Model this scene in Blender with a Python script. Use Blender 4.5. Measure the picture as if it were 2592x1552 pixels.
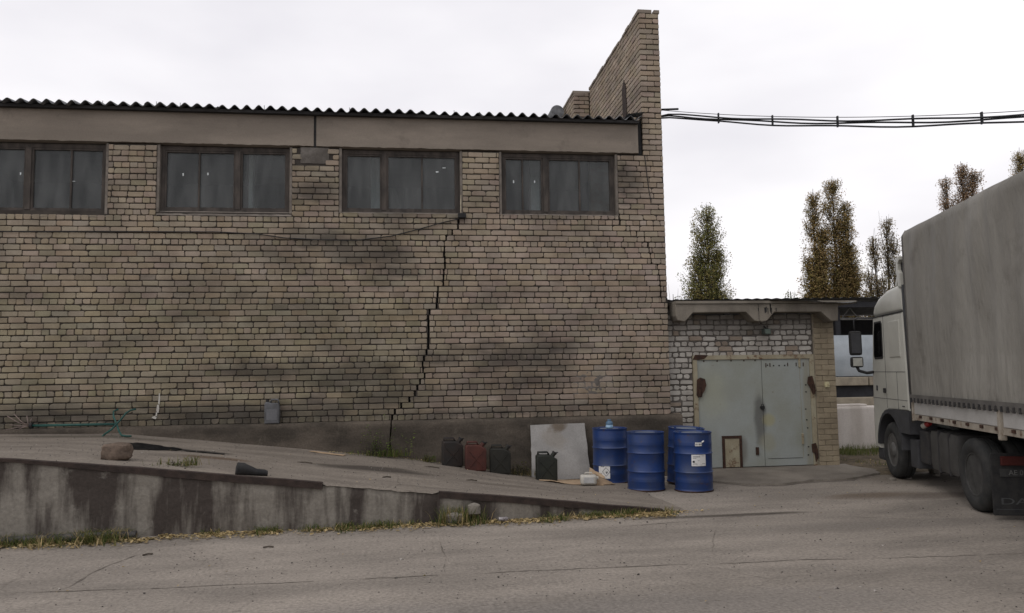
import bpy, bmesh, math, random
from mathutils import Vector, Matrix, noise as mnoise
random.seed(7)
R = random.Random(11)
PI = math.pi
for o in list(bpy.data.objects):
    bpy.data.objects.remove(o)
scn = bpy.context.scene
col = scn.collection

# ------------------------------------------------------------------ camera
EYE = 1.85
yaw, pit, rol = math.atan(2000/15204.0), math.atan(169/2000.0), 0.015
r0 = Vector((math.cos(yaw), -math.sin(yaw), 0))
dv = Vector((math.sin(yaw)*math.cos(pit), math.cos(yaw)*math.cos(pit), math.sin(pit)))
u0 = r0.cross(dv)
rv = r0*math.cos(rol) - u0*math.sin(rol)
uv = u0*math.cos(rol) + r0*math.sin(rol)
cam = bpy.data.cameras.new('camera')
cam.sensor_width = 36; cam.lens = 36*2000/2592.0
cam.clip_start = 0.1; cam.clip_end = 1500
cam_o = bpy.data.objects.new('camera', cam)
m = Matrix((rv, uv, -dv)).transposed().to_4x4()
m.translation = (0, 0, EYE)
cam_o.matrix_world = m
col.objects.link(cam_o)
scn.camera = cam_o

# ------------------------------------------------------------------ sky, sun, exposure
SUN_EL, SUN_AZ = math.radians(52), math.radians(235)      # azimuth clockwise from +Y
w = bpy.data.worlds.new('World'); scn.world = w; w.use_nodes = True
nt = w.node_tree; nt.nodes.clear()
out = nt.nodes.new('ShaderNodeOutputWorld'); bg = nt.nodes.new('ShaderNodeBackground')
sky = nt.nodes.new('ShaderNodeTexSky'); sky.sky_type = 'NISHITA'; sky.sun_disc = False
sky.sun_elevation = SUN_EL; sky.sun_rotation = SUN_AZ; sky.dust_density = 4; sky.air_density = 1.5
skm = nt.nodes.new('ShaderNodeMixRGB'); skm.blend_type = 'MULTIPLY'; skm.inputs[0].default_value = 1
skm.inputs[2].default_value = (.10, .10, .10, 1)
nt.links.new(sky.outputs[0], skm.inputs[1])
tc = nt.nodes.new('ShaderNodeTexCoord')
mp = nt.nodes.new('ShaderNodeMapping'); mp.inputs['Scale'].default_value = (1.0, 1.0, 2.6)
mp.inputs['Location'].default_value = (.37, 1.2, .25)
nt.links.new(tc.outputs['Generated'], mp.inputs[0])
n1 = nt.nodes.new('ShaderNodeTexNoise'); n1.inputs['Scale'].default_value = 1.7; n1.inputs['Detail'].default_value = 5
n1.inputs['Roughness'].default_value = .45
nt.links.new(mp.outputs[0], n1.inputs['Vector'])
cr = nt.nodes.new('ShaderNodeValToRGB')
cr.color_ramp.elements[0].position = .36; cr.color_ramp.elements[0].color = (.80, .78, .83, 1)
cr.color_ramp.elements[1].position = .63; cr.color_ramp.elements[1].color = (1.10, 1.075, 1.095, 1)
nt.links.new(n1.outputs['Fac'], cr.inputs[0])
mx = nt.nodes.new('ShaderNodeMixRGB'); mx.inputs[0].default_value = .93
nt.links.new(skm.outputs[0], mx.inputs[1]); nt.links.new(cr.outputs[0], mx.inputs[2])
nt.links.new(mx.outputs[0], bg.inputs[0]); bg.inputs[1].default_value = 1.0
nt.links.new(bg.outputs[0], out.inputs[0])

sun = bpy.data.lights.new('sun', 'SUN'); sun.energy = 0.55; sun.angle = math.radians(35); sun.color = (1, .97, .92)
sun_o = bpy.data.objects.new('sun', sun); col.objects.link(sun_o)
sd = Vector((math.sin(SUN_AZ)*math.cos(SUN_EL), math.cos(SUN_AZ)*math.cos(SUN_EL), math.sin(SUN_EL)))
sun_o.rotation_euler = sd.to_track_quat('Z', 'Y').to_euler()
sun_o.location = (-10, -10, 30)
scn.view_settings.view_transform = 'Standard'; scn.view_settings.look = 'None'
scn.view_settings.gamma = 1; scn.view_settings.use_curve_mapping = False
scn.view_settings.exposure = 0.04
scn.render.engine = 'CYCLES'

# ------------------------------------------------------------------ materials
def mat(name, c1, c2=None, scale=4, rough=.85, metal=0, bump=.15, fine=.14, fscale=70, stretch=(1, 1, 1),
        world=True, attr=None, blobs=(), lo=.38, hi=.62, spec=.3, detail=6, rust=None, net=None, wr=None, trans=0, coat=0, bdist=.01):
    M = bpy.data.materials.new(name); M.use_nodes = True
    t = M.node_tree; N = t.nodes; L = t.links; N.clear()
    def nd(k, **kw):
        n = N.new(k)
        for a, b in kw.items(): setattr(n, a, b)
        return n
    o = nd('ShaderNodeOutputMaterial'); b = nd('ShaderNodeBsdfPrincipled')
    b.inputs['Roughness'].default_value = rough; b.inputs['Metallic'].default_value = metal
    b.inputs['Specular IOR Level'].default_value = spec
    if coat: b.inputs['Coat Weight'].default_value = coat
    if world:
        P = nd('ShaderNodeNewGeometry').outputs['Position']
    else:
        a = nd('ShaderNodeTexCoord'); oi = nd('ShaderNodeObjectInfo')
        v = nd('ShaderNodeVectorMath', operation='MULTIPLY_ADD')
        L.new(oi.outputs['Random'], v.inputs[0]); v.inputs[1].default_value = (37, 19, 53)
        L.new(a.outputs['Object'], v.inputs[2]); P = v.outputs[0]
    mpn = nd('ShaderNodeMapping'); mpn.inputs['Scale'].default_value = stretch
    L.new(P, mpn.inputs[0])
    def noi(vec, sc, de=6, ro=.6):
        n = nd('ShaderNodeTexNoise'); n.inputs['Scale'].default_value = sc; n.inputs['Detail'].default_value = de
        n.inputs['Roughness'].default_value = ro
        L.new(vec, n.inputs['Vector']); return n.outputs['Fac']
    def mr(v, a, b_, c, d, st='LINEAR'):
        n = nd('ShaderNodeMapRange'); n.interpolation_type = st
        L.new(v, n.inputs[0])
        for i, q in enumerate((a, b_, c, d)): n.inputs[i+1].default_value = q
        return n.outputs[0]
    def mixc(f, A, B, mode='MIX'):
        n = nd('ShaderNodeMixRGB', blend_type=mode)
        if isinstance(f, float) or isinstance(f, int): n.inputs[0].default_value = f
        else: L.new(f, n.inputs[0])
        for i, q in ((1, A), (2, B)):
            if isinstance(q, (tuple, list)): n.inputs[i].default_value = (*q[:3], 1)
            else: L.new(q, n.inputs[i])
        return n.outputs[0]
    nA = noi(mpn.outputs[0], scale, detail)
    c2 = c2 or tuple(k*.75 for k in c1)
    if attr:
        at = nd('ShaderNodeAttribute'); at.attribute_name = attr
        c = mixc(mr(nA, lo, hi, 0, .55), at.outputs['Color'], mixc(1., at.outputs['Color'], c2, 'MULTIPLY'))
    else:
        c = mixc(mr(nA, lo, hi, 0, 1), c1, c2)
    for (ctr, rad, bc, st) in blobs:
        sb = nd('ShaderNodeVectorMath', operation='SUBTRACT'); L.new(P, sb.inputs[0]); sb.inputs[1].default_value = ctr
        dvn = nd('ShaderNodeVectorMath', operation='DIVIDE'); L.new(sb.outputs[0], dvn.inputs[0]); dvn.inputs[1].default_value = rad
        ln = nd('ShaderNodeVectorMath', operation='LENGTH'); L.new(dvn.outputs[0], ln.inputs[0])
        ad = nd('ShaderNodeMath', operation='ADD'); L.new(ln.outputs['Value'], ad.inputs[0])
        L.new(mr(nA, .3, .7, -.45, .45), ad.inputs[1])
        c = mixc(mr(ad.outputs[0], .35, 1.05, st, 0, 'SMOOTHSTEP'), c, bc)
    if rust:
        rc, rs, r_lo, r_hi = rust
        c = mixc(mr(noi(P, rs, 8, .7), r_lo, r_hi, 0, 1), c, rc)
    if net:
        nd_ = nd('ShaderNodeTexNoise'); nd_.inputs['Scale'].default_value = 1.3; nd_.inputs['Detail'].default_value = 6; L.new(P, nd_.inputs['Vector'])
        wv = nd('ShaderNodeVectorMath', operation='MULTIPLY_ADD'); L.new(nd_.outputs['Color'], wv.inputs[0]); wv.inputs[1].default_value = (.7, .7, 0); L.new(P, wv.inputs[2])
        vo = nd('ShaderNodeTexVoronoi', feature='DISTANCE_TO_EDGE'); vo.inputs['Scale'].default_value = net[0]; L.new(wv.outputs[0], vo.inputs['Vector'])
        ln_ = mr(vo.outputs['Distance'], 0, net[1], 1, 0)
        mk_ = nd('ShaderNodeMath', operation='MULTIPLY'); L.new(ln_, mk_.inputs[0]); L.new(mr(noi(P, .45, 3), .46, .6, 0, net[2]), mk_.inputs[1])
        c = mixc(mk_.outputs[0], c, net[3])
    nB = noi(P, fscale, 3, .7)
    fv = mr(nB, .25, .75, 1-fine, 1+fine)
    vm = nd('ShaderNodeVectorMath', operation='SCALE'); L.new(c, vm.inputs[0]); L.new(fv, vm.inputs['Scale'])
    L.new(vm.outputs[0], b.inputs['Base Color'])
    if bump:
        bn = nd('ShaderNodeBump'); bn.inputs['Strength'].default_value = bump; bn.inputs['Distance'].default_value = bdist
        L.new(nB, bn.inputs['Height']); L.new(bn.outputs[0], b.inputs['Normal'])
    if wr:
        m2 = nd('ShaderNodeMapping'); m2.inputs['Scale'].default_value = wr[0]; L.new(P, m2.inputs[0])
        b2 = nd('ShaderNodeBump'); b2.inputs['Strength'].default_value = 1; b2.inputs['Distance'].default_value = wr[2]
        L.new(noi(m2.outputs[0], wr[1], 4, .55), b2.inputs['Height'])
        if bump: L.new(bn.outputs[0], b2.inputs['Normal'])
        L.new(b2.outputs[0], b.inputs['Normal'])
    sh = b.outputs[0]
    if trans:
        tr = nd('ShaderNodeBsdfTranslucent'); L.new(vm.outputs[0], tr.inputs[0])
        mxs = nd('ShaderNodeMixShader'); mxs.inputs[0].default_value = trans
        L.new(sh, mxs.inputs[1]); L.new(tr.outputs[0], mxs.inputs[2]); sh = mxs.outputs[0]
    L.new(sh, o.inputs[0])
    return M

def glass_mat(name, tint, dust, ior, dustc):
    M = bpy.data.materials.new(name); M.use_nodes = True
    t = M.node_tree; N = t.nodes; L = t.links; N.clear()
    o = N.new('ShaderNodeOutputMaterial'); tr = N.new('ShaderNodeBsdfTransparent'); tr.inputs[0].default_value = (*tint, 1)
    gl = N.new('ShaderNodeBsdfGlossy'); gl.inputs['Roughness'].default_value = .06
    fr = N.new('ShaderNodeFresnel'); fr.inputs[0].default_value = ior
    df = N.new('ShaderNodeBsdfDiffuse'); df.inputs[0].default_value = (*dustc, 1)
    ge = N.new('ShaderNodeNewGeometry'); no = N.new('ShaderNodeTexNoise'); no.inputs['Scale'].default_value = 2.2
    no.inputs['Detail'].default_value = 5
    mp_ = N.new('ShaderNodeMapping'); mp_.inputs['Scale'].default_value = (2.4, 1, .6)
    L.new(ge.outputs['Position'], mp_.inputs[0]); L.new(mp_.outputs[0], no.inputs['Vector'])
    mr = N.new('ShaderNodeMapRange'); mr.inputs[1].default_value = .35; mr.inputs[2].default_value = .75
    mr.inputs[3].default_value = dust*.6; mr.inputs[4].default_value = dust*1.5
    L.new(no.outputs['Fac'], mr.inputs[0])
    a = N.new('ShaderNodeMixShader'); b = N.new('ShaderNodeMixShader')
    L.new(mr.outputs[0], a.inputs[0]); L.new(tr.outputs[0], a.inputs[1]); L.new(df.outputs[0], a.inputs[2])
    L.new(fr.outputs[0], b.inputs[0]); L.new(a.outputs[0], b.inputs[1]); L.new(gl.outputs[0], b.inputs[2])
    L.new(b.outputs[0], o.inputs[0])
    return M

MT = {}
MT['brick'] = mat('brick_tan', (.3, .25, .2), (.55, .52, .50), scale=2.2, attr='bc', bump=.35, fine=.13, fscale=55, rough=.95, spec=.15)
MT['mortar'] = mat('mortar_dark', (.072, .063, .055), (.042, .037, .033), scale=3, rough=1, spec=.1)
MT['mortar_grey'] = mat('mortar_grey', (.17, .155, .14), (.10, .09, .08), scale=4, rough=1, spec=.1)
MT['plinth'] = mat('plinth_concrete', (.125, .105, .085), (.06, .052, .043), scale=1.4, stretch=(.7, 1, 1.6), bump=.5, fine=.25, fscale=32, rough=1, spec=.1,
                   rust=((.17, .15, .12), 5, .6, .8))
MT['fascia'] = mat('fascia_concrete', (.262, .226, .188), (.200, .173, .145), scale=1.1, stretch=(.5, 1, 2.2), bump=.25, fine=.1, rough=.95, spec=.1, rust=((.155, .132, .112), 2.6, .56, .8))
MT['slate'] = mat('asbestos_sheet', (.21, .215, .22), (.10, .104, .11), scale=6, bump=.25, rough=.95, spec=.15)
MT['shade_strip'] = mat('eaves_shade_strip', (.05, .048, .048), (.035, .034, .034), 4, rough=.95, spec=.1)  # near-black colour, paints the shade under the roof edge
MT['timber'] = mat('window_timber', (.092, .079, .070), (.05, .045, .041), scale=7, stretch=(1, 1, .35), bump=.3, rough=.9, spec=.15,
                   rust=((.16, .11, .09), 9, .62, .78))
MT['plaster'] = mat('reveal_plaster', (.21, .185, .16), (.13, .115, .10), scale=5, bump=.4, rough=1, spec=.1)
MT['glass'] = glass_mat('dusty_glass', (.80, .84, .84), .15, 1.30, (.34, .35, .345))
MT['carglass'] = glass_mat('cab_glass', (.35, .42, .42), .02, 1.4, (.2, .2, .2))
MT['inside'] = mat('interior_dark', (.10, .105, .105), rough=1, spec=.05)
MT['inwhite'] = mat('interior_paint', (.62, .66, .66), (.5, .54, .54), rough=.9)
MT['inbrick'] = mat('interior_brick', (.34, .22, .15), (.42, .36, .30), scale=7, rough=.95)
MT['black'] = mat('black_rubber', (.018, .018, .019), (.03, .029, .028), scale=9, rough=.75, world=False)
MT['steel_rust'] = mat('rusty_angle_iron', (.058, .043, .037), (.038, .03, .027), scale=9, bump=.4, rough=.95, fine=.25, spec=.15)
MT['asphalt'] = mat('yard_asphalt', (.288, .255, .219), (.198, .176, .152), scale=.8, bump=.7, fine=.34, fscale=30, net=(.75, .010, .42, (.12, .106, .09)), rough=1, spec=.12, lo=.36, hi=.62, stretch=(.55, 1.6, 1),
                    rust=((.135, .12, .104), 8, .57, .74),
                    blobs=[((6.6, 10.9, 0), (1.0, .35, 1), (.13, .10, .075), .75), ((7.6, 10.7, 0), (.9, .3, 1), (.11, .09, .075), .6),
                           ((4.0, 9.85, 0), (1.25, .13, 1), (.075, .065, .055), .9), ((5.6, 8.9, 0), (2.2, .35, 1), (.15, .135, .12), .5),
                           ((8.4, 12.6, 0), (1.3, .9, 1), (.12, .10, .08), .6), ((1.5, 6.2, 0), (3, .6, 1), (.16, .147, .135), .5)])
MT['scrap'] = mat('scrap_black', (.012, .012, .012), (.02, .019, .018), 9, rough=1, spec=.02)
MT['deck'] = mat('ramp_screed', (.240, .210, .176), (.150, .130, .110), scale=1.1, stretch=(.6, 1.8, 1), bump=.6, fine=.3, fscale=30, net=(.9, .010, .7, (.09, .08, .068)), rough=1, spec=.12, lo=.32, hi=.68,
                 rust=((.10, .085, .07), 12, .66, .76),
                 blobs=[((-.45, 11.85, .48), (1.15, .42, 9), (.055, .047, .04), .85), ((-3.4, 12.1, .8), (.95, .25, 9), (.03, .027, .025), .9),
                        ((-2.7, 11.5, .7), (.7, .22, 9), (.085, .052, .032), .7), ((1.3, 11.4, .3), (.9, .2, 9), (.10, .085, .07), .5),
                        ((-4.9, 13.2, .9), (1.6, .3, 9), (.07, .062, .05), .7)])
MT['retwall'] = mat('stained_concrete', (.215, .197, .170), (.062, .052, .046), scale=1.4, stretch=(1.9, 1, .30), bump=.6, fine=.2, fscale=26, rough=1, spec=.1, lo=.43, hi=.56,
                    rust=((.26, .243, .212), 3.4, .60, .76))
MT['apron'] = mat('apron_concrete', (.205, .183, .156), (.14, .124, .106), scale=1.3, bump=.5, fine=.2, fscale=40, rough=1, spec=.1)
MT['dirt'] = mat('dirt', (.13, .105, .075), (.075, .062, .045), scale=5, bump=.6, fine=.3, fscale=30, rough=1, spec=.05)
MT['crack'] = mat('crack_dark', (.12, .106, .09), (.22, .195, .167), scale=5, rough=1, spec=.05, fine=.3)
MT['foliage'] = mat('foliage', (.1, .1, .05), (.8, .8, .8), attr='bc', bump=0, fine=.1, rough=.9, spec=.05, trans=.4, scale=.7)
MT['bark'] = mat('bark', (.10, .085, .07), (.06, .05, .042), scale=6, rough=1, spec=.05)

# ------------------------------------------------------------------ mesh building
OFF = {}
class MB:
    def __init__(s): s.v = []; s.f = []; s.c = []; s.cur = None; s.vc = []
    def add(s, vs, fs):
        b = len(s.v); s.v += [tuple(q) for q in vs]
        for f in fs: s.f.append([i+b for i in f]); s.c.append(s.cur)
        return s
    def box(s, x0, x1, y0, y1, z0, z1):
        return s.add([(x0,y0,z0),(x1,y0,z0),(x1,y1,z0),(x0,y1,z0),(x0,y0,z1),(x1,y0,z1),(x1,y1,z1),(x0,y1,z1)],
                     [(0,3,2,1),(4,5,6,7),(0,1,5,4),(1,2,6,5),(2,3,7,6),(3,0,4,7)])
    def bbox(s, x0, x1, y0, y1, z0, z1, bv=.01):
        """box with chamfered edges"""
        bm = bmesh.new(); bmesh.ops.create_cube(bm, size=1)
        for v in bm.verts: v.co = Vector(((x0+x1)/2+v.co.x*(x1-x0), (y0+y1)/2+v.co.y*(y1-y0), (z0+z1)/2+v.co.z*(z1-z0)))
        bmesh.ops.bevel(bm, geom=list(bm.edges), offset=bv, segments=2, affect='EDGES', profile=.6)
        s.bm(bm); return s
    def bm(s, bm, mt=None):
        bm.verts.index_update()
        s.add([(mt @ v.co if mt else v.co) for v in bm.verts], [[v.index for v in f.verts] for f in bm.faces]); bm.free(); return s
    def cyl(s, p0, p1, r0_, r1_=None, n=10, caps=True):
        p0, p1 = Vector(p0), Vector(p1); r1_ = r0_ if r1_ is None else r1_
        q = (p1-p0).normalized().to_track_quat('Z', 'Y'); vs = []
        for p, r in ((p0, r0_), (p1, r1_)):
            for i in range(n):
                a = 2*PI*i/n; vs.append(p + q @ Vector((r*math.cos(a), r*math.sin(a), 0)))
        fs = [(i, (i+1) % n, n+(i+1) % n, n+i) for i in range(n)]
        if caps: fs += [tuple(range(n-1, -1, -1)), tuple(range(n, 2*n))]
        return s.add(vs, fs)
    def tube(s, pts, r, n=6, taper=None):
        pts = [Vector(p) for p in pts]; vs = []; k = len(pts)
        for i, p in enumerate(pts):
            t = (pts[min(i+1, k-1)]-pts[max(i-1, 0)]).normalized(); q = t.to_track_quat('Z', 'Y')
            rr = r if taper is None else r+(taper-r)*i/(k-1)
            for j in range(n):
                a = 2*PI*j/n; vs.append(p+q @ Vector((rr*math.cos(a), rr*math.sin(a), 0)))
        fs = []
        for i in range(k-1):
            for j in range(n): fs.append((i*n+j, i*n+(j+1) % n, (i+1)*n+(j+1) % n, (i+1)*n+j))
        fs += [tuple(range(n-1, -1, -1)), tuple(range((k-1)*n, k*n))]
        return s.add(vs, fs)
    def lathe(s, prof, n=32, axis='Z', c=(0, 0, 0), caps=True):
        vs = []
        for (r, h) in prof:
            for i in range(n):
                a = 2*PI*i/n; x, y = r*math.cos(a), r*math.sin(a)
                vs.append((c[0]+x, c[1]+y, c[2]+h) if axis == 'Z' else (c[0]+h, c[1]+x, c[2]+y))
        fs = []
        for j in range(len(prof)-1):
            for i in range(n): fs.append((j*n+i, j*n+(i+1) % n, (j+1)*n+(i+1) % n, (j+1)*n+i))
        if caps: fs += [tuple(range(n-1, -1, -1)), tuple(range((len(prof)-1)*n, len(prof)*n))]
        return s.add(vs, fs)
    def grid(s, fn, nu, nv):
        vs = [fn(i/nu, j/nv) for j in range(nv+1) for i in range(nu+1)]
        return s.add(vs, [(j*(nu+1)+i, j*(nu+1)+i+1, (j+1)*(nu+1)+i+1, (j+1)*(nu+1)+i) for j in range(nv) for i in range(nu)])
    def prism(s, poly, a, b, axes='XZ', bevel=0, seg=2):
        """extrude 2-d polygon: axes XZ extrudes along Y, YZ along X, XY along Z"""
        def P(p, h): return {'XZ': (p[0], h, p[1]), 'YZ': (h, p[0], p[1]), 'XY': (p[0], p[1], h)}[axes]
        n = len(poly); bm = bmesh.new()
        A = [bm.verts.new(P(p, a)) for p in poly]; B = [bm.verts.new(P(p, b)) for p in poly]
        fa = bm.faces.new(A); fb = bm.faces.new(B[::-1])
        for i in range(n): bm.faces.new((A[i], B[i], B[(i+1) % n], A[(i+1) % n]))
        bmesh.ops.recalc_face_normals(bm, faces=list(bm.faces))
        if bevel:
            bmesh.ops.bevel(bm, geom=list(set(fa.edges) | set(fb.edges)), offset=bevel, segments=seg, affect='EDGES', profile=.55)
        bmesh.ops.triangulate(bm, faces=[f for f in bm.faces if len(f.verts) > 4])
        s.bm(bm); return s
    def build(s, name, material, parent=None, smooth=False, off=None, kind=None, sharp=None):
        o_ = off if off is not None else (OFF.get(parent.name) if parent else None)
        vs = s.v if o_ is None else [(a-o_[0], b-o_[1], c-o_[2]) for a, b, c in s.v]
        me = bpy.data.meshes.new(name); me.from_pydata(vs, [], s.f); me.validate(); me.update()
        if any(c is not None for c in s.c) and len(me.polygons) == len(s.c):
            at = me.attributes.new('bc', 'FLOAT_COLOR', 'FACE')
            fl = []
            for c in s.c: fl += [*(c or (.2, .2, .2)), 1.0]
            at.data.foreach_set('color', fl)
        if s.vc and len(s.vc) == len(me.vertices):
            at = me.attributes.new('bc', 'FLOAT_COLOR', 'POINT')
            at.data.foreach_set('color', [q for c in s.vc for q in (*c, 1.0)])
        if smooth:
            me.shade_smooth()
            if sharp: me.set_sharp_from_angle(angle=math.radians(sharp))
        me.materials.append(material)
        o = bpy.data.objects.new(name, me); col.objects.link(o)
        if parent: o.parent = parent; OFF[o.name] = o_
        if kind: o['kind'] = kind
        return o
def tag(o, label, cat, group=None, kind=None):
    if label: o['label'] = label
    if cat: o['category'] = cat
    if group: o['group'] = group
    if kind: o['kind'] = kind
    return o
def thing(name, label, cat, loc=(0, 0, 0), group=None, rz=0, local=False):
    o = bpy.data.objects.new(name, None); o.empty_display_size = .2; col.objects.link(o); o.location = loc
    o.rotation_euler = (0, 0, rz)
    OFF[o.name] = None if local else tuple(loc)
    return tag(o, label, cat, group)
def copy_tree(o, parent=None):
    c = o.copy(); col.objects.link(c)
    if parent: c.parent = parent
    for ch in list(o.children): copy_tree(ch, c)
    return c
def text(s_, size, name, material, parent, mtx, off=True):
    cu = bpy.data.curves.new('t', 'FONT'); cu.body = s_; cu.size = size; cu.extrude = .0006; cu.align_x = 'CENTER'; cu.align_y = 'CENTER'
    ob = bpy.data.objects.new('t', cu); col.objects.link(ob)
    dg = bpy.context.evaluated_depsgraph_get(); dg.update()
    me = bpy.data.meshes.new_from_object(ob.evaluated_get(dg)); me.name = name
    bpy.data.objects.remove(ob); bpy.data.curves.remove(cu)
    o_ = OFF.get(parent.name) if parent else None
    M2 = Matrix.Translation(-Vector(o_)) @ mtx if o_ else mtx
    me.transform(M2); me.materials.clear(); me.materials.append(material)
    o = bpy.data.objects.new(name, me); col.objects.link(o)
    if parent: o.parent = parent; OFF[o.name] = o_
    return o
def nz(x, y=0, z=0): return mnoise.noise(Vector((x, y, z)))
def lerp(X, xs, ys):
    if X <= xs[0]: return ys[0]
    for i in range(len(xs)-1):
        if X <= xs[i+1]: return ys[i]+(ys[i+1]-ys[i])*(X-xs[i])/(xs[i+1]-xs[i])
    return ys[-1]
def sstep(a, b, x):
    t = max(0, min(1, (x-a)/(b-a))); return t*t*(3-2*t)
def px(P):
    q = Vector(P)-Vector((0, 0, EYE)); d = q.dot(dv)
    return 1296+2000*q.dot(rv)/d, 776-2000*q.dot(uv)/d, d

# ------------------------------------------------------------------ ground heights
def gz(x, y):
    a = sstep(25, 14, math.hypot(x-1, y-9))
    return a*(.012*nz(x*.55, y*.55, 3)+.004*nz(x*2.1, y*2.1, 9))
def edge_y(x): return 10.081+.04366*x
def deck(x, y=10.0):
    z = lerp(x, [-12, -6.5, -4.66, -3.25, -1.59, .33, 1.57, 2.5, 3.2, 3.9], [1.0, 1.0, .96, .81, .61, .39, .25, .13, .05, -.03])
    z -= .10*sstep(-.2, 2.2, x)*sstep(10.2, 13.6, y)*sstep(3.6, 2.4, x)
    return z
def dz(x, y):
    """standing height anywhere in the yard"""
    if x < 3.7 and edge_y(x) < y < 13.9: return max(deck(x, y)+deck_n(x, y), gz(x, y))
    return gz(x, y)
def deck_n(x, y): return .010*nz(x*.9, y*.9, 5)+.004*nz(x*3, y*3, 1)

# ground: one sheet, finer near the yard
def axis(a, b, fine0, fine1, st):
    xs = [a, a*.5+fine0*.5, fine0-12, fine0-4]
    n = int((fine1-fine0)/st); xs += [fine0+(fine1-fine0)*i/n for i in range(n+1)]
    return xs+[fine1+4, fine1+12, b*.5+fine1*.5, b]
gx = axis(-400, 400, -8, 12, .14); gy = axis(-400, 500, 2.5, 15, .14)
g = MB(); g.add([(x, y, gz(x, y)) for y in gy for x in gx],
                [(j*len(gx)+i, j*len(gx)+i+1, (j+1)*len(gx)+i+1, (j+1)*len(gx)+i) for j in range(len(gy)-1) for i in range(len(gx)-1)])
ground = g.build('ground', MT['asphalt'], smooth=True); ground['kind'] = 'structure'
tag(ground, 'worn grey brown asphalt yard with long cracks', 'ground')

def ribbon(pts, wd, seed):
    mb = MB(); P = []
    for i in range(len(pts)-1):
        a, b = Vector(pts[i]), Vector(pts[i+1]); n = max(2, int((b-a).length/.05))
        for k in range(n): P.append(a+(b-a)*k/n)
    P.append(Vector(pts[-1])); vs = []
    for i, p in enumerate(P):
        t = (P[min(i+1, len(P)-1)]-P[max(i-1, 0)]).normalized(); nn = Vector((-t.y, t.x))
        q = p+nn*(.05*nz(i*.06, seed)+.022*nz(i*.35, seed+5)+.008*nz(i*1.1, seed+3))
        ww = wd*max(.0, .55+1.2*nz(i*.09, seed+9)+.8*nz(i*.7, seed+2))
        ww *= min(1, i/6+.1, (len(P)-1-i)/6+.1)
        for sgn in (-1, 1):
            r = q+nn*ww*sgn*.5; vs.append((r.x, r.y, gz(r.x, r.y)+.004))
    return mb.add(vs, [(2*i, 2*i+2, 2*i+3, 2*i+1) for i in range(len(P)-1)])
seams = [([(-6, 7.75), (-3.54, 7.6), (-3.03, 7.56), (-2.43, 7.55), (-1.25, 7.5), (-.16, 7.51), (.95, 7.51), (2.13, 7.48), (2.87, 7.47), (4.38, 7.36), (6.01, 7.26), (7.5, 7.2)], .020),
         ([(-3.03, 7.56), (-3.0, 8.24), (-2.89, 8.7), (-2.79, 9.09)], .022), ([(.32, 7.54), (.36, 8.1), (.35, 8.69), (.35, 9.3)], .012),
         ([(2.87, 7.47), (3.19, 8.23), (3.57, 9.07)], .010), ([(3.07, 7.47), (3.5, 7.98), (3.93, 8.32)], .008),
         ([(4.75, 12.93), (4.95, 12.70), (5.38, 12.20), (5.9, 12.08), (6.3, 12.28), (6.69, 12.44), (7.2, 12.40), (7.75, 12.73), (8.3, 13.0)], .09),
         ([(4.9, 9.7), (5.9, 9.2), (7.2, 8.9)], .012), ([(2.2, 9.35), (3.6, 9.6), (4.6, 9.85), (5.6, 9.8)], .016)]
for i, (p, wd) in enumerate(seams):
    ribbon(p, wd, i*7.3).build('crack', MT['crack'], ground)

# apron before the garage door (slightly raised, ragged front edge)
ed = [(4.72, 12.95), (4.95, 12.72), (5.38, 12.22), (5.9, 12.10), (6.3, 12.3), (6.69, 12.46), (7.2, 12.42), (7.75, 12.75), (8.3, 13.1)]
mb = MB(); top = []; n = 70
for i in range(n+1):
    x = 4.72+(8.3-4.72)*i/n; y = lerp(x, [p[0] for p in ed], [p[1] for p in ed])+.05*nz(x*4, 3)+.03*nz(x*11, 1)
    top.append((x, y))
vs = []
for x, y in top:
    for (yy, zz) in ((y, -.02), (y+.02, .035+.015*nz(x*5, 7)), (y+.3, .045), (14.2, .055)): vs.append((x, yy, zz))
mb.add(vs, [(i*4+k, (i+1)*4+k, (i+1)*4+k+1, i*4+k+1) for i in range(n) for k in range(3)])
o = mb.build('garage_apron', MT['apron'], smooth=True, sharp=40); tag(o, 'dark broken edged concrete apron at the garage door', 'apron', kind='structure')
# dirt beyond, beside the garage
mb = MB(); mb.grid(lambda u, v: (8.05+u*7, 12.9+v*6+.9*u, max(.012, .03+.05*nz(u*9, v*8)+.06*v*(1-v)*4*max(0, nz(u*3, v*3, 4)))-.05*(1 if (u in (0, 1) or v in (0, 1)) else 0)), 50, 44)
o = mb.build('dirt_verge', MT['dirt'], smooth=True); tag(o, 'brown earth verge with grass beside the garage', 'ground', kind='structure')

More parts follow.
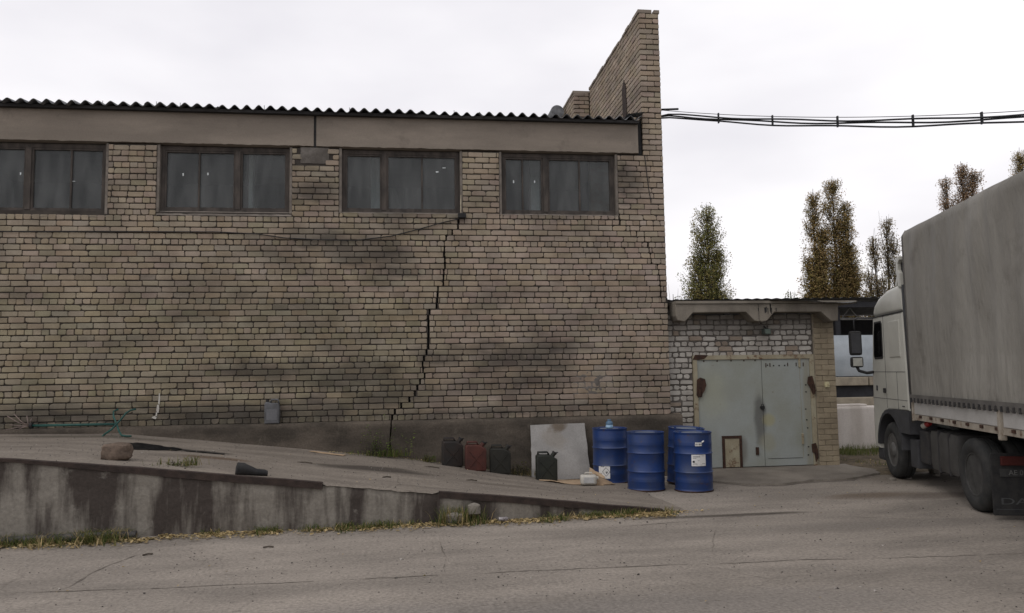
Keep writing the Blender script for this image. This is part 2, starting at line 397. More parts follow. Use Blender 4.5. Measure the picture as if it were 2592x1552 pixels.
# ------------------------------------------------------------------ bricks
def brick_mesh(mb, O, U, V, Nn, wd, ht, colr, back=.03, rnd=None, jit=.003, rmax=.02, chip=.12):
    """one brick: chipped, rounded front outline, bevelled, extruded back"""
    rnd = rnd or R
    proud = rnd.uniform(-.004, .004)
    pts = []
    for (cx, cy, sx, sy) in ((0, 0, 1, 1), (wd, 0, -1, 1), (wd, ht, -1, -1), (0, ht, 1, -1)):
        r = rnd.uniform(.004, rmax)
        if rnd.random() < chip: r = rnd.uniform(.02, .042)
        rx = min(r*rnd.uniform(.8, 1.5), wd*.4); ry = min(r, ht*.42)
        a = (cx+sx*rx, cy+sy*rnd.uniform(-jit, jit)); b = (cx+sx*rx*.3, cy+sy*ry*.3); c = (cx+sx*rnd.uniform(-jit, jit), cy+sy*ry)
        pts += [a, b, c] if (sx*sy < 0) else [c, b, a]
    n = len(pts); ctr = (wd/2, ht/2); vs = []
    for (ins, dep) in ((0, -back), (0, -.001), (.006, .007)):
        for (a, b) in pts:
            dx, dy = ctr[0]-a, ctr[1]-b; q = (a+math.copysign(min(ins, abs(dx)), dx), b+math.copysign(min(ins, abs(dy)), dy))
            vs.append(O+U*q[0]+V*q[1]+Nn*(dep+proud))
    fs = [(k*n+i, k*n+(i+1) % n, (k+1)*n+(i+1) % n, (k+1)*n+i) for k in range(2) for i in range(n)]
    fs.append(tuple(range(2*n, 3*n)))
    mb.add(vs, fs)
    if len(colr) == 3: mb.vc += [colr]*len(vs)
    else:
        for k_ in range(3):
            for (a, b) in pts:
                u_ = max(0, min(1, a/wd)); v_ = max(0, min(1, b/ht)); c0, c1, c2_, c3 = colr
                mb.vc.append(tuple((c0[i]*(1-u_)+c1[i]*u_)*(1-v_)+(c3[i]*(1-u_)+c2_[i]*u_)*v_ for i in range(3)))

XV, YV, ZV = Vector((1, 0, 0)), Vector((0, 1, 0)), Vector((0, 0, 1))
FY = 13.9                       # facade plane
Z0, CH = 1.073, .1014           # first course, course height
HEAD = {0, 5, 10, 15, 20, 25, 30, 34}
CR1 = [(.9, 4.62), (.88, 4.47), (.78, 4.37), (.67, 4.27), (.64, 4.16), (.63, 3.99), (.65, 3.79), (.62, 3.64), (.61, 3.43), (.52, 3.4), (.51, 3.25), (.49, 3.02), (.38, 2.99), (.34, 2.88), (.35, 2.66), (.34, 2.43), (.34, 2.29), (.29, 2.2), (.24, 2.07), (.25, 1.93), (.28, 1.82), (.22, 1.78), (.15, 1.64), (.1, 1.51), (-.01, 1.41), (-.17, 1.3), (-.28, 1.18), (-.3, .99)]
CR2 = [(3.84, 4.68), (3.86, 4.53), (4.03, 4.47), (4.16, 4.36), (4.3, 4.27), (4.37, 4.13), (4.42, 3.85), (4.55, 3.74), (4.57, 3.5), (4.58, 3.28), (4.59, 3.07)]
def crack_x(cr, z):
    if z > cr[0][1] or z < cr[-1][1]: return None
    for a, b in zip(cr, cr[1:]):
        if b[1] <= z <= a[1]: return a[0]+(b[0]-a[0])*(a[1]-z)/max(1e-6, a[1]-b[1])
STAINS = [(-.45, 3.95, .85, .22, .5), (-.2, 3.68, .5, .16, .5), (-.75, 4.12, .8, .12, .4), (-1.2, 4.22, 1.0, .22, .5), (-2.4, 3.95, .6, .25, .3), (-2.2, 1.95, 1.3, .22, .5), (-.9, 1.85, 1.2, .3, .5),
          (-.2, 1.45, 1.2, .25, .45), (1.8, 2.15, 1.5, .3, .55), (2.1, 1.75, .7, .2, .5), (1.3, 1.6, 1.0, .2, .35), (4.0, 5.3, .33, .45, .6), (-1.55, 5.12, .5, .28, .5),
          (-.1, 4.68, 1.1, .14, .45), (2.7, 4.68, 1.1, .12, .4), (-3.6, 3.4, .8, .3, .25), (3.0, 1.25, 1.6, .14, .35), (-6.5, 1.22, 3.5, .26, .62), (-3.0, 1.2, 2.2, .24, .6), (-1.5, 1.2, 1.5, .26, .6), (.8, 1.15, 2.0, .14, .5), (-1.8, 2.9, 1.0, .4, .22), (2.9, 2.75, .8, .3, .25)]
def stain(x, z):
    s = 0
    n = .5+.9*nz(x*1.1, z*2.6, 2)
    for a, b, rx, rz_, st in STAINS:
        d = math.hypot((x-a)/rx, (z-b)/rz_); s = max(s, min(.85, st*1.4)*sstep(1.45, .2, d+.55*nz(x*1.7, z*4, a)+.45*nz(x*5.5, z*9, a+3)))
    s = max(s, .42*max(0, n-.55)*2)
    return min(.8, s)
def brick_col(x, z, rnd, crn=None):
    k = rnd.uniform(.92, 1.07); w_ = sstep(.1, .7, x-(crack_x(CR1, max(1.0, min(4.6, z))) or 0))
    c = Vector((.320, .270, .205))*(1-w_)+Vector((.338, .280, .220))*w_
    c = c*k+Vector((rnd.uniform(-.012, .014), rnd.uniform(-.006, .006), rnd.uniform(-.014, .014)))
    if z < 3.2 and x < .2: c = c*.93+Vector((0, .006, -.004))
    if rnd.random() < .03: c *= .78
    if rnd.random() < .04: c *= 1.16
    g_ = (c.x+c.y+c.z)/3; kk = rnd.uniform(.85, 1.12); res = []
    for (xx, zz_) in (crn or [(x, z)]):
        q = min(.86, stain(xx, zz_)*kk)
        w2 = c*(1-q)+Vector((g_*.22, g_*.205, g_*.185))*q; res.append(tuple(max(.01, e) for e in w2))
    return res if crn else res[0]

BR = []      # facade brick list: (origin, U, N, w, h, colour)
def row(x0, x1, z, h, kind, ofs, y=FY, skip=()):
    pit_ = .2575 if kind == 'S' else .1288
    jt = .009; x = x0+(-ofs % pit_)-pit_
    while x < x1-.02:
        a, b = max(x, x0), min(x+pit_-jt+R.uniform(-.004, .004), x1-.004)
        if b-a > .02:
            cuts = [(a, b)]
            for cr in (CR1, CR2):
                cx = crack_x(cr, z+h/2)
                if cx is None: continue
                gap = (.0125+.013*max(0, nz(z*2.3, cx)+.3)) if cr is CR1 else .009
                nc = []
                for p, q in cuts:
                    if p < cx < q:
                        if cx-gap-p > .014: nc.append((p, cx-gap))
                        if q-cx-gap > .014: nc.append((cx+gap, q))
                    else: nc.append((p, q))
                cuts = nc
            for p, q in cuts:
                if any(s0 < (p+q)/2 < s1 and t0 < z+h/2 < t1 for s0, s1, t0, t1 in skip): continue
                BR.append((Vector((p, y, z+R.uniform(-.0025, .0025))), XV, -YV, q-p, h-.0155+R.uniform(-.003, .002)))
        x += pit_
XL, XR = -9.2, 4.70
PIERS = [(-8.9, -7.25), (-5.03, -4.25), (-2.0, -1.2), (.97, 1.63), (3.83, 4.70)]
WINS = [(-7.25, -5.03), (-4.25, -2.0), (-1.2, .97), (1.63, 3.83)]
backing = MB()
def back_row(x0, x1, z, h, y0=FY+.013, y1=FY+.38):
    cs = sorted([c for c in (crack_x(CR1, z+h/2), crack_x(CR2, z+h/2)) if c is not None and x0 < c < x1])
    a = x0
    for c in cs: backing.box(a, c-.013, y0, y1, z, z+h); a = c+.013
    backing.box(a, x1, y0, y1, z, z+h)
PATCH = (3.05, 3.5, 1.5, 1.78)
for i in range(35):
    z = Z0+i*CH
    row(-8.9, XR, z, CH, 'H' if i in HEAD else 'S', R.uniform(0, .25) if i % 2 else R.uniform(.08, .3))
    back_row(-8.9, XR-.005, z, CH)
for i in range(35, 47):
    z = Z0+i*CH
    for k, (a, b) in enumerate(PIERS):
        kind = 'S'
        if k == 1: kind = 'H' if i % 2 else 'S'
        if k == 3 and i % 2 == 0: kind = 'S'
        row(a, b, z, CH, kind, R.uniform(.02, .12) if i % 2 else R.uniform(.13, .22), skip=[(-1.87, -1.36, 5.55, 5.9)])
        back_row(a+.004, b-.005, z, CH)
    if i == 35:
        for (a, b) in WINS[2:]: row(a+.01, b-.01, z, CH*.86, 'S' if a < 0 else 'H', R.uniform(0, .2)); back_row(a+.006, b-.006, z, CH*.8, FY+.02)
    if i == 35:
        for (a, b) in WINS[:2]: back_row(a+.006, b-.006, z, CH*.55, FY+.02)
# parapet end column
PX0, PX1, PTOP = 4.32, 4.70, 8.56
zi = Z0+47*CH; k = 0
while zi < PTOP-.03:
    row(PX0, PX1, zi, CH, 'S', .0 if k % 2 else .1288); zi += CH; k += 1
backing.box(PX0+.013, PX1-.005, FY+.013, 18.4, Z0+47*CH, zi-.012)
backing.box(3.95, 4.31, 18.02, 19.6, 6.5, 8.5)
# side faces (facing -X): parapet and the stack behind
def side_rows(xp, y0, y1, z0, z1):
    z = z0; k = 0
    while z < z1-.03:
        pit_ = .2575 if k % 5 else .1288
        y = y0+(.0 if k % 2 else -.128)
        while y < y1:
            a, b = max(y, y0), min(y+pit_-.011, y1)
            if b-a > .04: BR.append((Vector((xp, b, z)), -YV, -XV, b-a, CH-.0125))
            y += pit_
        z += CH; k += 1
side_rows(PX0, FY+.012, 18.0, Z0+53*CH, zi)
side_rows(3.93, 18.03, 19.6, 6.9, 8.5)
zs = 6.9; k = 0
while zs < 8.5:
    row(3.93, 4.30, zs, CH, 'S', .0 if k % 2 else .1288, y=18.0); zs += CH; k += 1

building = thing('brick_building', 'long cracked tan brick building with corrugated roof and strip of windows', 'building', (-2, FY, 0))
wall = backing.build('wall', MT['mortar'], building)
items = []
for (O, U, Nn, wd, ht) in BR:
    c = O+U*wd/2+ZV*ht/2
    X, Yp, d = px(c)
    ar = wd*ht/(d*d) if (20 < X < 2570 and Nn.y < -.5 and c.y < 14.5) else 0
    if 1100 < X < 1500 and Yp > 1040: ar = 0
    x1_ = O.x+(wd if Nn.y < -.5 else 0)
    items.append((ar, O, U, Nn, wd, ht, brick_col(c.x, c.z, R, [(O.x, O.z), (x1_, O.z), (x1_, O.z+ht), (O.x, O.z+ht)] if Nn.y < -.5 else None)))
items.sort(key=lambda q: -q[0])
for (ar, O, U, Nn, wd, ht, cc) in items[:300]:
    mb = MB(); brick_mesh(mb, O-O, U, ZV, Nn, wd, ht, cc)
    b_ = mb.build('brick', MT['brick'], wall, off=(0, 0, 0)); b_.location = O-Vector(OFF['brick_building'])
mb = MB()
for (ar, O, U, Nn, wd, ht, cc) in items[300:]: brick_mesh(mb, O, U, ZV, Nn, wd, ht, cc)
mb.build('brickwork', MT['brick'], wall, kind='stuff')
# smeared mortar patch
mb = MB(); mb.grid(lambda u, v: (PATCH[0]-.15+.75*u, FY+.008-.022*max(0, min(1, 1.5*(.62-math.hypot((u-.5)*1.25, (v-.5)*1.5)+.75*nz(u*4, v*3, 3)+.3*nz(u*11, v*9, 6)))), PATCH[2]-.12+.5*v), 60, 40)
mb.build('mortar_patch', MT['mortar_grey'], building, smooth=True)
mb = MB()
for (x, z, ww, hh) in [(-4.12, 1.44, .03, .17), (-4.14, 1.30, .05, .12), (-4.16, 1.22, .025, .09), (-4.19, 1.20, .09, .03)]:
    mb.prism([(x-ww*.5, z), (x+ww*.2, z-.02), (x+ww*.5, z+hh*.4), (x+ww*.35, z+hh), (x-ww*.2, z+hh*.95)], FY-.016, FY-.012, 'XZ')
mb.build('lime_drip', mat('lime', (.55, .53, .48), (.42, .40, .36), 9), building)
# parapet coping
mb = MB(); mb.box(PX0-.025, PX0+.24, FY-.012, FY+.38, zi-.008, zi+.055); mb.box(PX0+.285, PX1+.01, FY-.012, FY+.38, zi-.008, zi+.055)
y = FY+.39
while y < 18.0:
    L_ = R.uniform(.22, .27); mb.box(PX0-.02+R.uniform(-.01, .01), PX1+.01, y, min(y+L_, 18.0), zi-.008, zi+.045+R.uniform(-.012, .012)); y += L_+.012
y = 18.01
while y < 19.55:
    mb.box(3.91, 4.32, y, y+.25, 8.5, 8.555+R.uniform(-.01, .01)); y += .262
mb.build('coping', MT['fascia'], building)
# plinth (split at the crack), ledge proud of the brickwork
pl = MB()
def plinth_piece(x0, x1):
    nx = int((x1-x0)/.07)
    def fn(u, v):
        x = x0+(x1-x0)*u
        prof = [(FY-.15, -.3), (FY-.152, .2), (FY-.15, .55), (FY-.148, .85), (FY-.147, 1.02), (FY-.13, 1.062), (FY+.03, 1.072)]
        k = v*6; i = min(5, int(k)); f = k-i
        y = prof[i][0]*(1-f)+prof[i+1][0]*f; z = prof[i][1]*(1-f)+prof[i+1][1]*f
        for xe in (-.315, -.29):
            if abs(xe-(x0 if xe > -.3 else x1)) < 1e-6: x += (.06*(z-.95)+.035*nz(z*3.1, 7))*sstep(.35, 0, abs(x-xe))
        d = .012*nz(x*2, z*5, 1)+.006*nz(x*9, z*14, 4)
        return (x, y+d, z+(.006*nz(x*4, 3)+.004*nz(x*13, 8) if v > .7 else 0))
    pl.grid(fn, nx, 18)
    for xx in (x0, x1):
        if -.4 < xx < -.2: continue
        pl.add([(xx, FY-.15, -.3), (xx, FY+.03, -.3), (xx, FY+.03, 1.066), (xx, FY-.147, 1.02)], [(0, 1, 2, 3)])
plinth_piece(-8.9, -.315); plinth_piece(-.29, 4.86)
pl.build('plinth', MT['plinth'], building, smooth=True, sharp=45)
MB().box(-8.9, 4.8, FY+.03, FY+.38, -.3, Z0).build('foundation', MT['plinth'], building)
# concrete fascia beams
for (a, b) in ((-8.9, -1.635), (-1.59, 4.225)):
    mb = MB(); n = int((b-a)/.06)
    def fn(u, v):
        x = a+(b-a)*u
        if v < .05: return (x, FY-.02+.16, 5.855)
        z = 5.848+.59*(v-.05)/.95
        rag = .012*nz(x*6, 2)+.008*nz(x*19, 5) if v < .2 else 0
        return (x, FY-.022+.003*nz(x*2, z*4), z+rag)
    mb.grid(fn, n, 12)
    for xx in (a, b): mb.add([(xx, FY-.02, 5.855), (xx, FY+.3, 5.855), (xx, FY+.3, 6.43), (xx, FY-.02, 6.43)], [(0, 1, 2, 3)])
    mb.add([(a, FY-.02, 6.43), (b, FY-.02, 6.43), (b, FY+.3, 6.43), (a, FY+.3, 6.43)], [(0, 1, 2, 3)])
    mb.build('fascia_beam', MT['fascia'], building, smooth=True, sharp=40)
MB().box(-1.633, -1.592, FY-.006, FY+.2, 5.85, 6.43).build('joint_strip', MT['black'], building)
MB().box(4.235, 4.315, FY+.06, FY+.2, 5.86, 6.5).build('joint_strip', MT['black'], building)
mb = MB(); mb.grid(lambda u, v: (-1.86+.49*u+.012*nz(v*6, 2), FY-.004+.012*nz(u*6, v*6), 5.56+.285*v+.012*nz(u*5, 7)), 12, 8)
mb.build('bearing_pad', MT['mortar_grey'], building, smooth=True)
# windows
WSPEC = [dict(z0=4.66, mull=-6.33, mun=[-5.66]), dict(z0=4.70, mull=-2.93, mun=[-3.58]),
         dict(z0=4.72, mull=-.42, mun=[.25]), dict(z0=4.72, mull=2.49, mun=[2.07, 3.13])]
for (a, b), sp in zip(WINS, WSPEC):
    wn = MB(); y0, y1 = FY+.09, FY+.17; z0, z1 = sp['z0'], 5.84; fw = .058
    a2, b2 = a+.045, b-.045
    wn.box(a2, b2, y0, y1, z0, z0+fw*.8); wn.box(a2, b2, y0, y1, z1-fw*1.2, z1)
    wn.box(a2, a2+fw, y0, y1, z0+fw*.8, z1-fw*1.2); wn.box(b2-fw, b2, y0, y1, z0+fw*.8, z1-fw*1.2)
    wn.box(sp['mull']-.042, sp['mull']+.042, y0-.012, y1, z0+fw*.8, z1-fw*1.2)
    wo = wn.build('window', MT['timber'], building)
    # sash frames
    zb, zt = z0+fw*.8, z1-fw*1.2
    for (p, q) in ((a2+fw, sp['mull']-.042), (sp['mull']+.042, b2-fw)):
        sh = MB(); s_ = .032
        sh.box(p, q, y0+.012, y1-.02, zb, zb+s_); sh.box(p, q, y0+.012, y1-.02, zt-s_, zt)
        sh.box(p, p+s_, y0+.012, y1-.02, zb+s_, zt-s_); sh.box(q-s_, q, y0+.012, y1-.02, zb+s_, zt-s_)
        ms = [m_ for m_ in sp['mun'] if p < m_ < q]
        for m_ in ms: sh.box(m_-.013, m_+.013, y0+.016, y1-.025, zb+s_, zt-s_)
        sh.build('sash', MT['timber'], wo)
        ee = [p+s_]+ms+[q-s_]
        for i in range(len(ee)-1):
            MB().box(ee[i]+(.013 if i else 0), ee[i+1]-(.013 if i < len(ee)-2 else 0), y0+.045, y0+.048, zb+s_, zt-s_).build('pane', MT['glass'], wo)
    # plastered reveals and sill
    MB().box(a+.002, a+.045, FY+.012, FY+.30, z0-.03, 5.846).build('reveal', MT['plaster'], wo); MB().box(b-.045, b-.002, FY+.012, FY+.30, z0-.03, 5.846).build('reveal', MT['plaster'], wo)
    sl = MB()
    hs = .085 if a < -2 else .035
    sl.grid(lambda u, v: (a+.005+(b-a-.01)*u, FY-.006-.012*math.sin(v*2.2)+v*.12+.008*nz(u*14, v*3, a), z0-hs+hs*min(1, v*1.6)+.008*nz(u*18, 1, a)*(1-v)), 46, 6)
    sl.build('sill', MT['plaster'], wo, smooth=True)
# paper scraps on panes
mb = MB()
for (x, z, ww, hh) in [(-6.48, 5.3, .02, .05), (-3.86, 5.33, .02, .055), (-3.45, 5.35, .02, .05), (.62, 5.55, .06, .02), (.5, 5.47, .05, .03), (1.9, 5.3, .022, .06), (2.29, 5.31, .018, .05), (-5.66, 5.2, .06, .015)]:
    mb.add([(x, FY+.131, z), (x+ww, FY+.131, z+.006), (x+ww*.9, FY+.131, z+hh), (x-.004, FY+.131, z+hh*.9)], [(0, 1, 2, 3)])
mb.build('paper_scraps', MT['inwhite'], building)
# interior
mb = MB(); mb.box(-8.9, 4.3, 19.0, 19.1, .9, 6.7); mb.box(-8.9, 4.3, FY+.38, 19, .9, 1.0); mb.box(-8.9, 4.3, FY+.32, 19, 6.36, 6.42)
mb.box(-9.0, -8.9, FY+.3, 19.1, .9, 6.7); mb.box(4.24, 4.31, FY+.39, 19.1, .9, 6.6)
mb.build('interior_shell', MT['inside'], building)
for (a, b, yy, mk) in ((2.38, 2.55, 15.0, 'inwhite'), (-.70, -.52, 15.0, 'inwhite'), (-2.95, -2.87, 15.0, 'inwhite'), (3.62, 4.1, 15.2, 'inbrick')):
    MB().bbox(a, b, yy, yy+.2, 1.0, 6.36, .012).build('inner_column', MT[mk], building)
# corrugated roof sheets
x = -8.95; i = 0
SL = math.tan(math.radians(7))
while x < 4.22:
    wd = min(1.2, 4.27-x); zo = (.006 if i % 2 else 0)+.014*nz(i*3.1, 2); tw = .03*nz(i*1.7, 8); yo = .10*nz(i*2.3, 4)
    def fn(u, v, th_=0):
        X = x+wd*u; Y = 13.70+yo+v*4.9
        return (X, Y, 6.475+zo+tw*(u-.5)+(.036+.008*nz(X*1.3, 6))*math.sin(2*PI*(X+.02*nz(X*.9, 2))/.2)+(Y-13.7)*SL+th_+.004*nz(X*3, Y*3))
    mb = MB(); nu = int(wd/.2*12)
    mb.grid(lambda u, v: fn(u, v, .0), nu, 6); mb.grid(lambda u, v: fn(1-u, v, -.009), nu, 6)
    mb.add([fn(k/nu, 0, q) for q in (0, -.009) for k in range(nu+1)], [(k+nu+1, k+nu+2, k+1, k) for k in range(nu)])
    mb.build('roof_sheet', MT['slate'], building, smooth=True, sharp=50)
    x += 1.135; i += 1
MB().box(-8.9, 4.22, 13.775, 13.872, 6.402, 6.452).build('eaves_shade_strip', MT['shade_strip'], building)  # added dark strip, stands in for the shaded band above the fascia
for xx in (-5.3, -4.4, -4.0, -2.55, -1.05, .85, 2.75): 
    mb = MB(); mb.cyl((xx, 14.3, 6.5), (xx+.015*nz(xx), 14.3, 6.72+.03*nz(xx, 4)), .005, n=5); mb.build('roof_nail', MT['black'], building)
# ventilation pipe by the stack, iron flap on the parapet
mb = MB(); mb.cyl((3.85, 19.3, 6.9), (3.85, 19.3, 8.25), .1, n=16); mb.cyl((3.70, 18.9, 8.33), (3.70, 19.5, 8.33), .17, n=22)
mb.build('vent_pipe', MT['slate'], building, smooth=True, sharp=40)
mb = MB(); mb.prism([(14.85, 6.75), (15.12, 6.85), (15.14, 7.55), (15.0, 7.68), (14.86, 7.5)], PX0-.02, PX0-.012, 'YZ'); mb.build('iron_plate', MT['steel_rust'], building)
mb = MB(); mb.grid(lambda u, v: (4.0+.33*u, 13.74+.3*v, 6.56+.05*u+.02*nz(u*7, v*7)), 10, 8); mb.build('roof_flashing', MT['slate'], building)

# ------------------------------------------------------------------ cable and box on the wall
PTS = [(-8.8, 4.29), (-6.67, 4.31), (-5.0, 4.325), (-3.23, 4.33), (-2.57, 4.30), (-2.11, 4.235), (-1.5, 4.205), (-.91, 4.20), (-.3, 4.28), (.19, 4.41), (.6, 4.53), (.9, 4.60), (.96, 4.66)]
mb = MB(); mb.tube([(a, FY-.03+.008*nz(a*3), b) for a, b in PTS], .009, 6)
o = mb.build('wall_cable', MT['black'], smooth=True); tag(o, 'thin black cable drooping across the brick wall below the windows', 'cable')
bx = thing('junction_box', 'small black box at a lower window corner with a pale stick', 'box', (.95, FY-.04, 4.62))
MB().bbox(.88, 1.02, FY-.075, FY-.008, 4.615, 4.70, .012).build('case', MT['black'], bx)
mb = MB(); mb.tube([(.93, FY-.03, 4.70), (.935, FY+.0, 4.9), (.94, FY+.03, 5.1)], .011, 6); mb.build('stick', mat('pale_stick', (.45, .40, .30), (.3, .26, .2), 8), bx)
o = MB().tube([(4.34, FY-.02, 5.84), (4.37, FY-.022, 5.5), (4.40, FY-.02, 5.2), (4.44, FY-.02, 4.95)], .008, 5).build('drop_wire', MT['black'])
tag(o, 'short dark wire hanging down the pier beside the end window', 'wire')

# ------------------------------------------------------------------ ramp
ramp = thing('concrete_ramp', 'sloping concrete loading ramp with stained retaining wall along brick building', 'ramp', (-1, 11.5, 0))
XE0, XE1 = -9.0, 3.9
def lip(x):
    """how far the broken edge drops"""
    q = 0
    if x < -5.6: q = .02
    if -1.05 < x < .36: q = .028+.03*nz(x*3.1, 4)+.015*nz(x*11, 2)
    return max(0, q)
def dk(u, v):
    x = XE0+(XE1-XE0)*u; ye = edge_y(x); y = ye+(13.80-ye)*v
    z = deck(x, y)+deck_n(x, y)
    if v == 0: z -= lip(x)
    elif v < .03: z -= .4*lip(x)
    return (x, y, z)
mb = MB(); vv = [0, .012, .035]+[.035+.965*k/44 for k in range(1, 45)]
nu = 150; mb.add([dk(i/nu, v) for v in vv for i in range(nu+1)], [(j*(nu+1)+i, j*(nu+1)+i+1, (j+1)*(nu+1)+i+1, (j+1)*(nu+1)+i) for j in range(len(vv)-1) for i in range(nu)])
mb.build('deck', MT['deck'], ramp, smooth=True)
mb = MB(); nu, nv = 260, 22
def rw(u, v):
    x = XE0+(3.85-XE0)*u; ye = edge_y(x); zt = deck(x)+deck_n(x, ye)-lip(x)
    z = -.2+(zt+.2)*v
    d = .018*nz(x*1.3, z*2.2, 7)+.008*nz(x*6, z*7, 3)+.004*nz(x*17, z*19, 3)
    h = zt-z
    if -1.05 < x < .33 and h < .10: d += .02*sstep(.10, .0, h)
    if abs(x-.33) < .012: d += .03
    hl = .33+.03*nz(x*.8, 5)
    if abs(z-(hl+.25*(x < -2.5))) < .012 and x < -1.5: d += .012
    if x < -.9 and .10 < h < .125: d += .010
    return (x, ye+d-.004*(1-v), z)
mb.grid(rw, nu, nv); mb.build('retaining_wall', MT['retwall'], ramp, smooth=True, sharp=60)
for (a, b) in ((-5.6, -1.05), (.37, 3.3)):
    mb = MB(); n = 40; vs = []
    for i in range(n+1):
        x = a+(b-a)*i/n; ye = edge_y(x); zt = deck(x)+deck_n(x, ye)+.006; hh = .03+.05*sstep(-5, -2.6, x) if b < 0 else .075*min(1, .5+(3.6-x)*.5)
        k = .004*nz(x*4, 2)
        vs += [(x, ye-.022+k, zt-hh), (x, ye-.026+k, zt), (x, ye+.05, zt+.004), (x, ye+.05, zt-.02), (x, ye-.006+k, zt-hh)]
    mb.add(vs, [(i*5+q, (i+1)*5+q, (i+1)*5+(q+1) % 5, i*5+(q+1) % 5) for i in range(n) for q in range(5)]+[(0, 1, 2, 3, 4), tuple(n*5+q for q in (4, 3, 2, 1, 0))])
    mb.build('edge_rail', MT['steel_rust'], ramp)
# ------------------------------------------------------------------ garage
MT['gpaint'] = mat('door_grey_paint', (.325, .35, .338), (.285, .30, .265), scale=1.3, rough=.6, fine=.06, bump=.06, spec=.3,
                   rust=((.15, .10, .065), 11, .64, .70),
                   blobs=[((6.47, 14.0, 1.05), (.14, 1, .62), (.10, .098, .09), .75), ((6.66, 14.0, .92), (.15, 1, .14), (.36, .33, .17), .6), ((6.62, 14.0, .5), (.18, 1, .2), (.30, .29, .20), .5), ((5.55, 14.0, 1.5), (.5, 1, .6), (.34, .345, .26), .5), ((6.1, 14.0, .35), (.12, 1, .35), (.12, .10, .08), .5), ((7.42, 14.0, 1.0), (.09, 1, 1.2), (.27, .25, .18), .6)])
MT['gframe'] = mat('door_frame_paint', (.36, .33, .24), (.30, .26, .18), scale=4, rough=.8, bump=.2, rust=((.13, .065, .035), 6, .55, .66))
MT['rust'] = mat('rust', (.075, .043, .032), (.045, .03, .025), scale=14, rough=1, bump=.5, fine=.25, spec=.1)
MT['canopy'] = mat('canopy_concrete', (.245, .22, .182), (.155, .138, .115), scale=2.2, stretch=(1, 1, .5), bump=.4, fine=.15, rough=1, spec=.1, rust=((.08, .07, .06), 4, .62, .74))
GY = 14.1
garage = thing('brick_garage', 'low white brick garage with grey steel double doors', 'garage', (6.4, GY, 0))
mb = MB()
mb.box(4.71, 5.20, GY+.014, GY+.3, -.1, 2.87); mb.box(5.20, 7.58, GY+.014, GY+.3, 2.13, 2.87); mb.box(7.58, 8.0, GY+.014, GY+.3, -.1, 2.9)
mb.box(4.9, 8.0, GY+.3, 19, 2.6, 2.75); mb.box(7.75, 8.0, GY+.3, 19, -.1, 2.6); mb.box(4.9, 8.0, 18.9, 19, -.1, 2.6)
gw = mb.build('wall', MT['mortar_grey'], garage)
gbr = []
def grow(x0, x1, z, h, kind, ofs):
    p_ = .262 if kind == 'S' else .131; x = x0+(-ofs % p_)-p_
    while x < x1-.02:
        a, b = max(x, x0), min(x+p_-.016+R.uniform(-.012, .004), x1)
        if b-a > .05: gbr.append((a, b, z+R.uniform(-.006, .006), h-.018+R.uniform(-.008, .003)))
        x += p_
z = .0; i = 0
while z < 2.83:
    kind = 'H' if i % 2 else 'S'
    if z < 2.1: grow(4.73, 5.195, z, .1, kind, R.uniform(0, .2))
    else: grow(4.73, 7.56, z, .1, kind, R.uniform(0, .2))
    z += .1; i += 1
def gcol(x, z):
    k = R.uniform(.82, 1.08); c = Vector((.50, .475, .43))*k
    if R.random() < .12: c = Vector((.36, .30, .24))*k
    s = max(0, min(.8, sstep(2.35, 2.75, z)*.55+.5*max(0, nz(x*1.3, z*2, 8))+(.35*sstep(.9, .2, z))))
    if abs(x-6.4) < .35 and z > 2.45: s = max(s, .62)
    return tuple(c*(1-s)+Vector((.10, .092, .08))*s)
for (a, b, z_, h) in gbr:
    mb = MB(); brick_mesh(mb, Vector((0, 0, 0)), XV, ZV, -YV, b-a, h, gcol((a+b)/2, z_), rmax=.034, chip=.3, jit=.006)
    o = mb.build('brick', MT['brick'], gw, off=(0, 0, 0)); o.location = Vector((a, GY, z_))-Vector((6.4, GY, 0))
z = .02; i = 0
while z < 2.85:       # painted right pillar
    for (a, b) in (((7.60, 7.855), (7.865, 7.995)) if i % 2 else ((7.60, 7.725), (7.735, 7.995))):
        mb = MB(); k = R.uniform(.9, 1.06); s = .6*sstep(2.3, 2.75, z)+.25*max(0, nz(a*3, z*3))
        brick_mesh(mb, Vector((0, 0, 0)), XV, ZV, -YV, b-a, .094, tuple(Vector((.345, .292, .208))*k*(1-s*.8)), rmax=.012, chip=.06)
        o = mb.build('brick', MT['brick'], gw, off=(0, 0, 0)); o.location = Vector((a, GY-.03, z))-Vector((6.4, GY, 0))
    z += .1; i += 1
MB().box(7.585, 8.0, GY-.022, GY+.013, -.05, 2.88).build('pillar_mortar', mat('pillar_render', (.33, .285, .21), (.22, .19, .15), 4), garage)
MB().box(4.70, 4.93, GY+.3, GY+.5, -.1, 2.86).build('return_wall', MT['mortar_grey'], garage)
# canopy: ribbed slab with three drop ribs
ca = MB()
prof = [(4.80, 3.06), (4.80, 2.84), (4.84, 2.76), (4.97, 2.735), (5.13, 2.90), (6.14, 2.905), (6.30, 2.745), (6.37, 2.73), (6.40, 2.745), (6.43, 2.725), (6.54, 2.745), (6.69, 2.905), (7.60, 2.905), (7.80, 2.73), (7.93, 2.735), (7.95, 3.02), (7.96, 3.06)]
ca.prism(prof, GY-.33, GY+.02, 'XZ', bevel=.012)
ca.build('canopy_rib', MT['canopy'], garage)
MB().box(4.80, 8.3, GY-.36, GY+1.2, 3.063, 3.11).build('canopy_slab', MT['canopy'], garage)
mb = MB(); mb.grid(lambda u, v: (6.6+1.78*u+.05*nz(v*6, 2), GY-.5+1.6*v+.05*nz(u*9, 3), 3.118+.035*u*(1-v)*math.sin(u*7)+.02*nz(u*8, v*6)-.05*u*(1-v)), 30, 14); mb.build('roofing_felt', MT['slate'], garage, smooth=True)
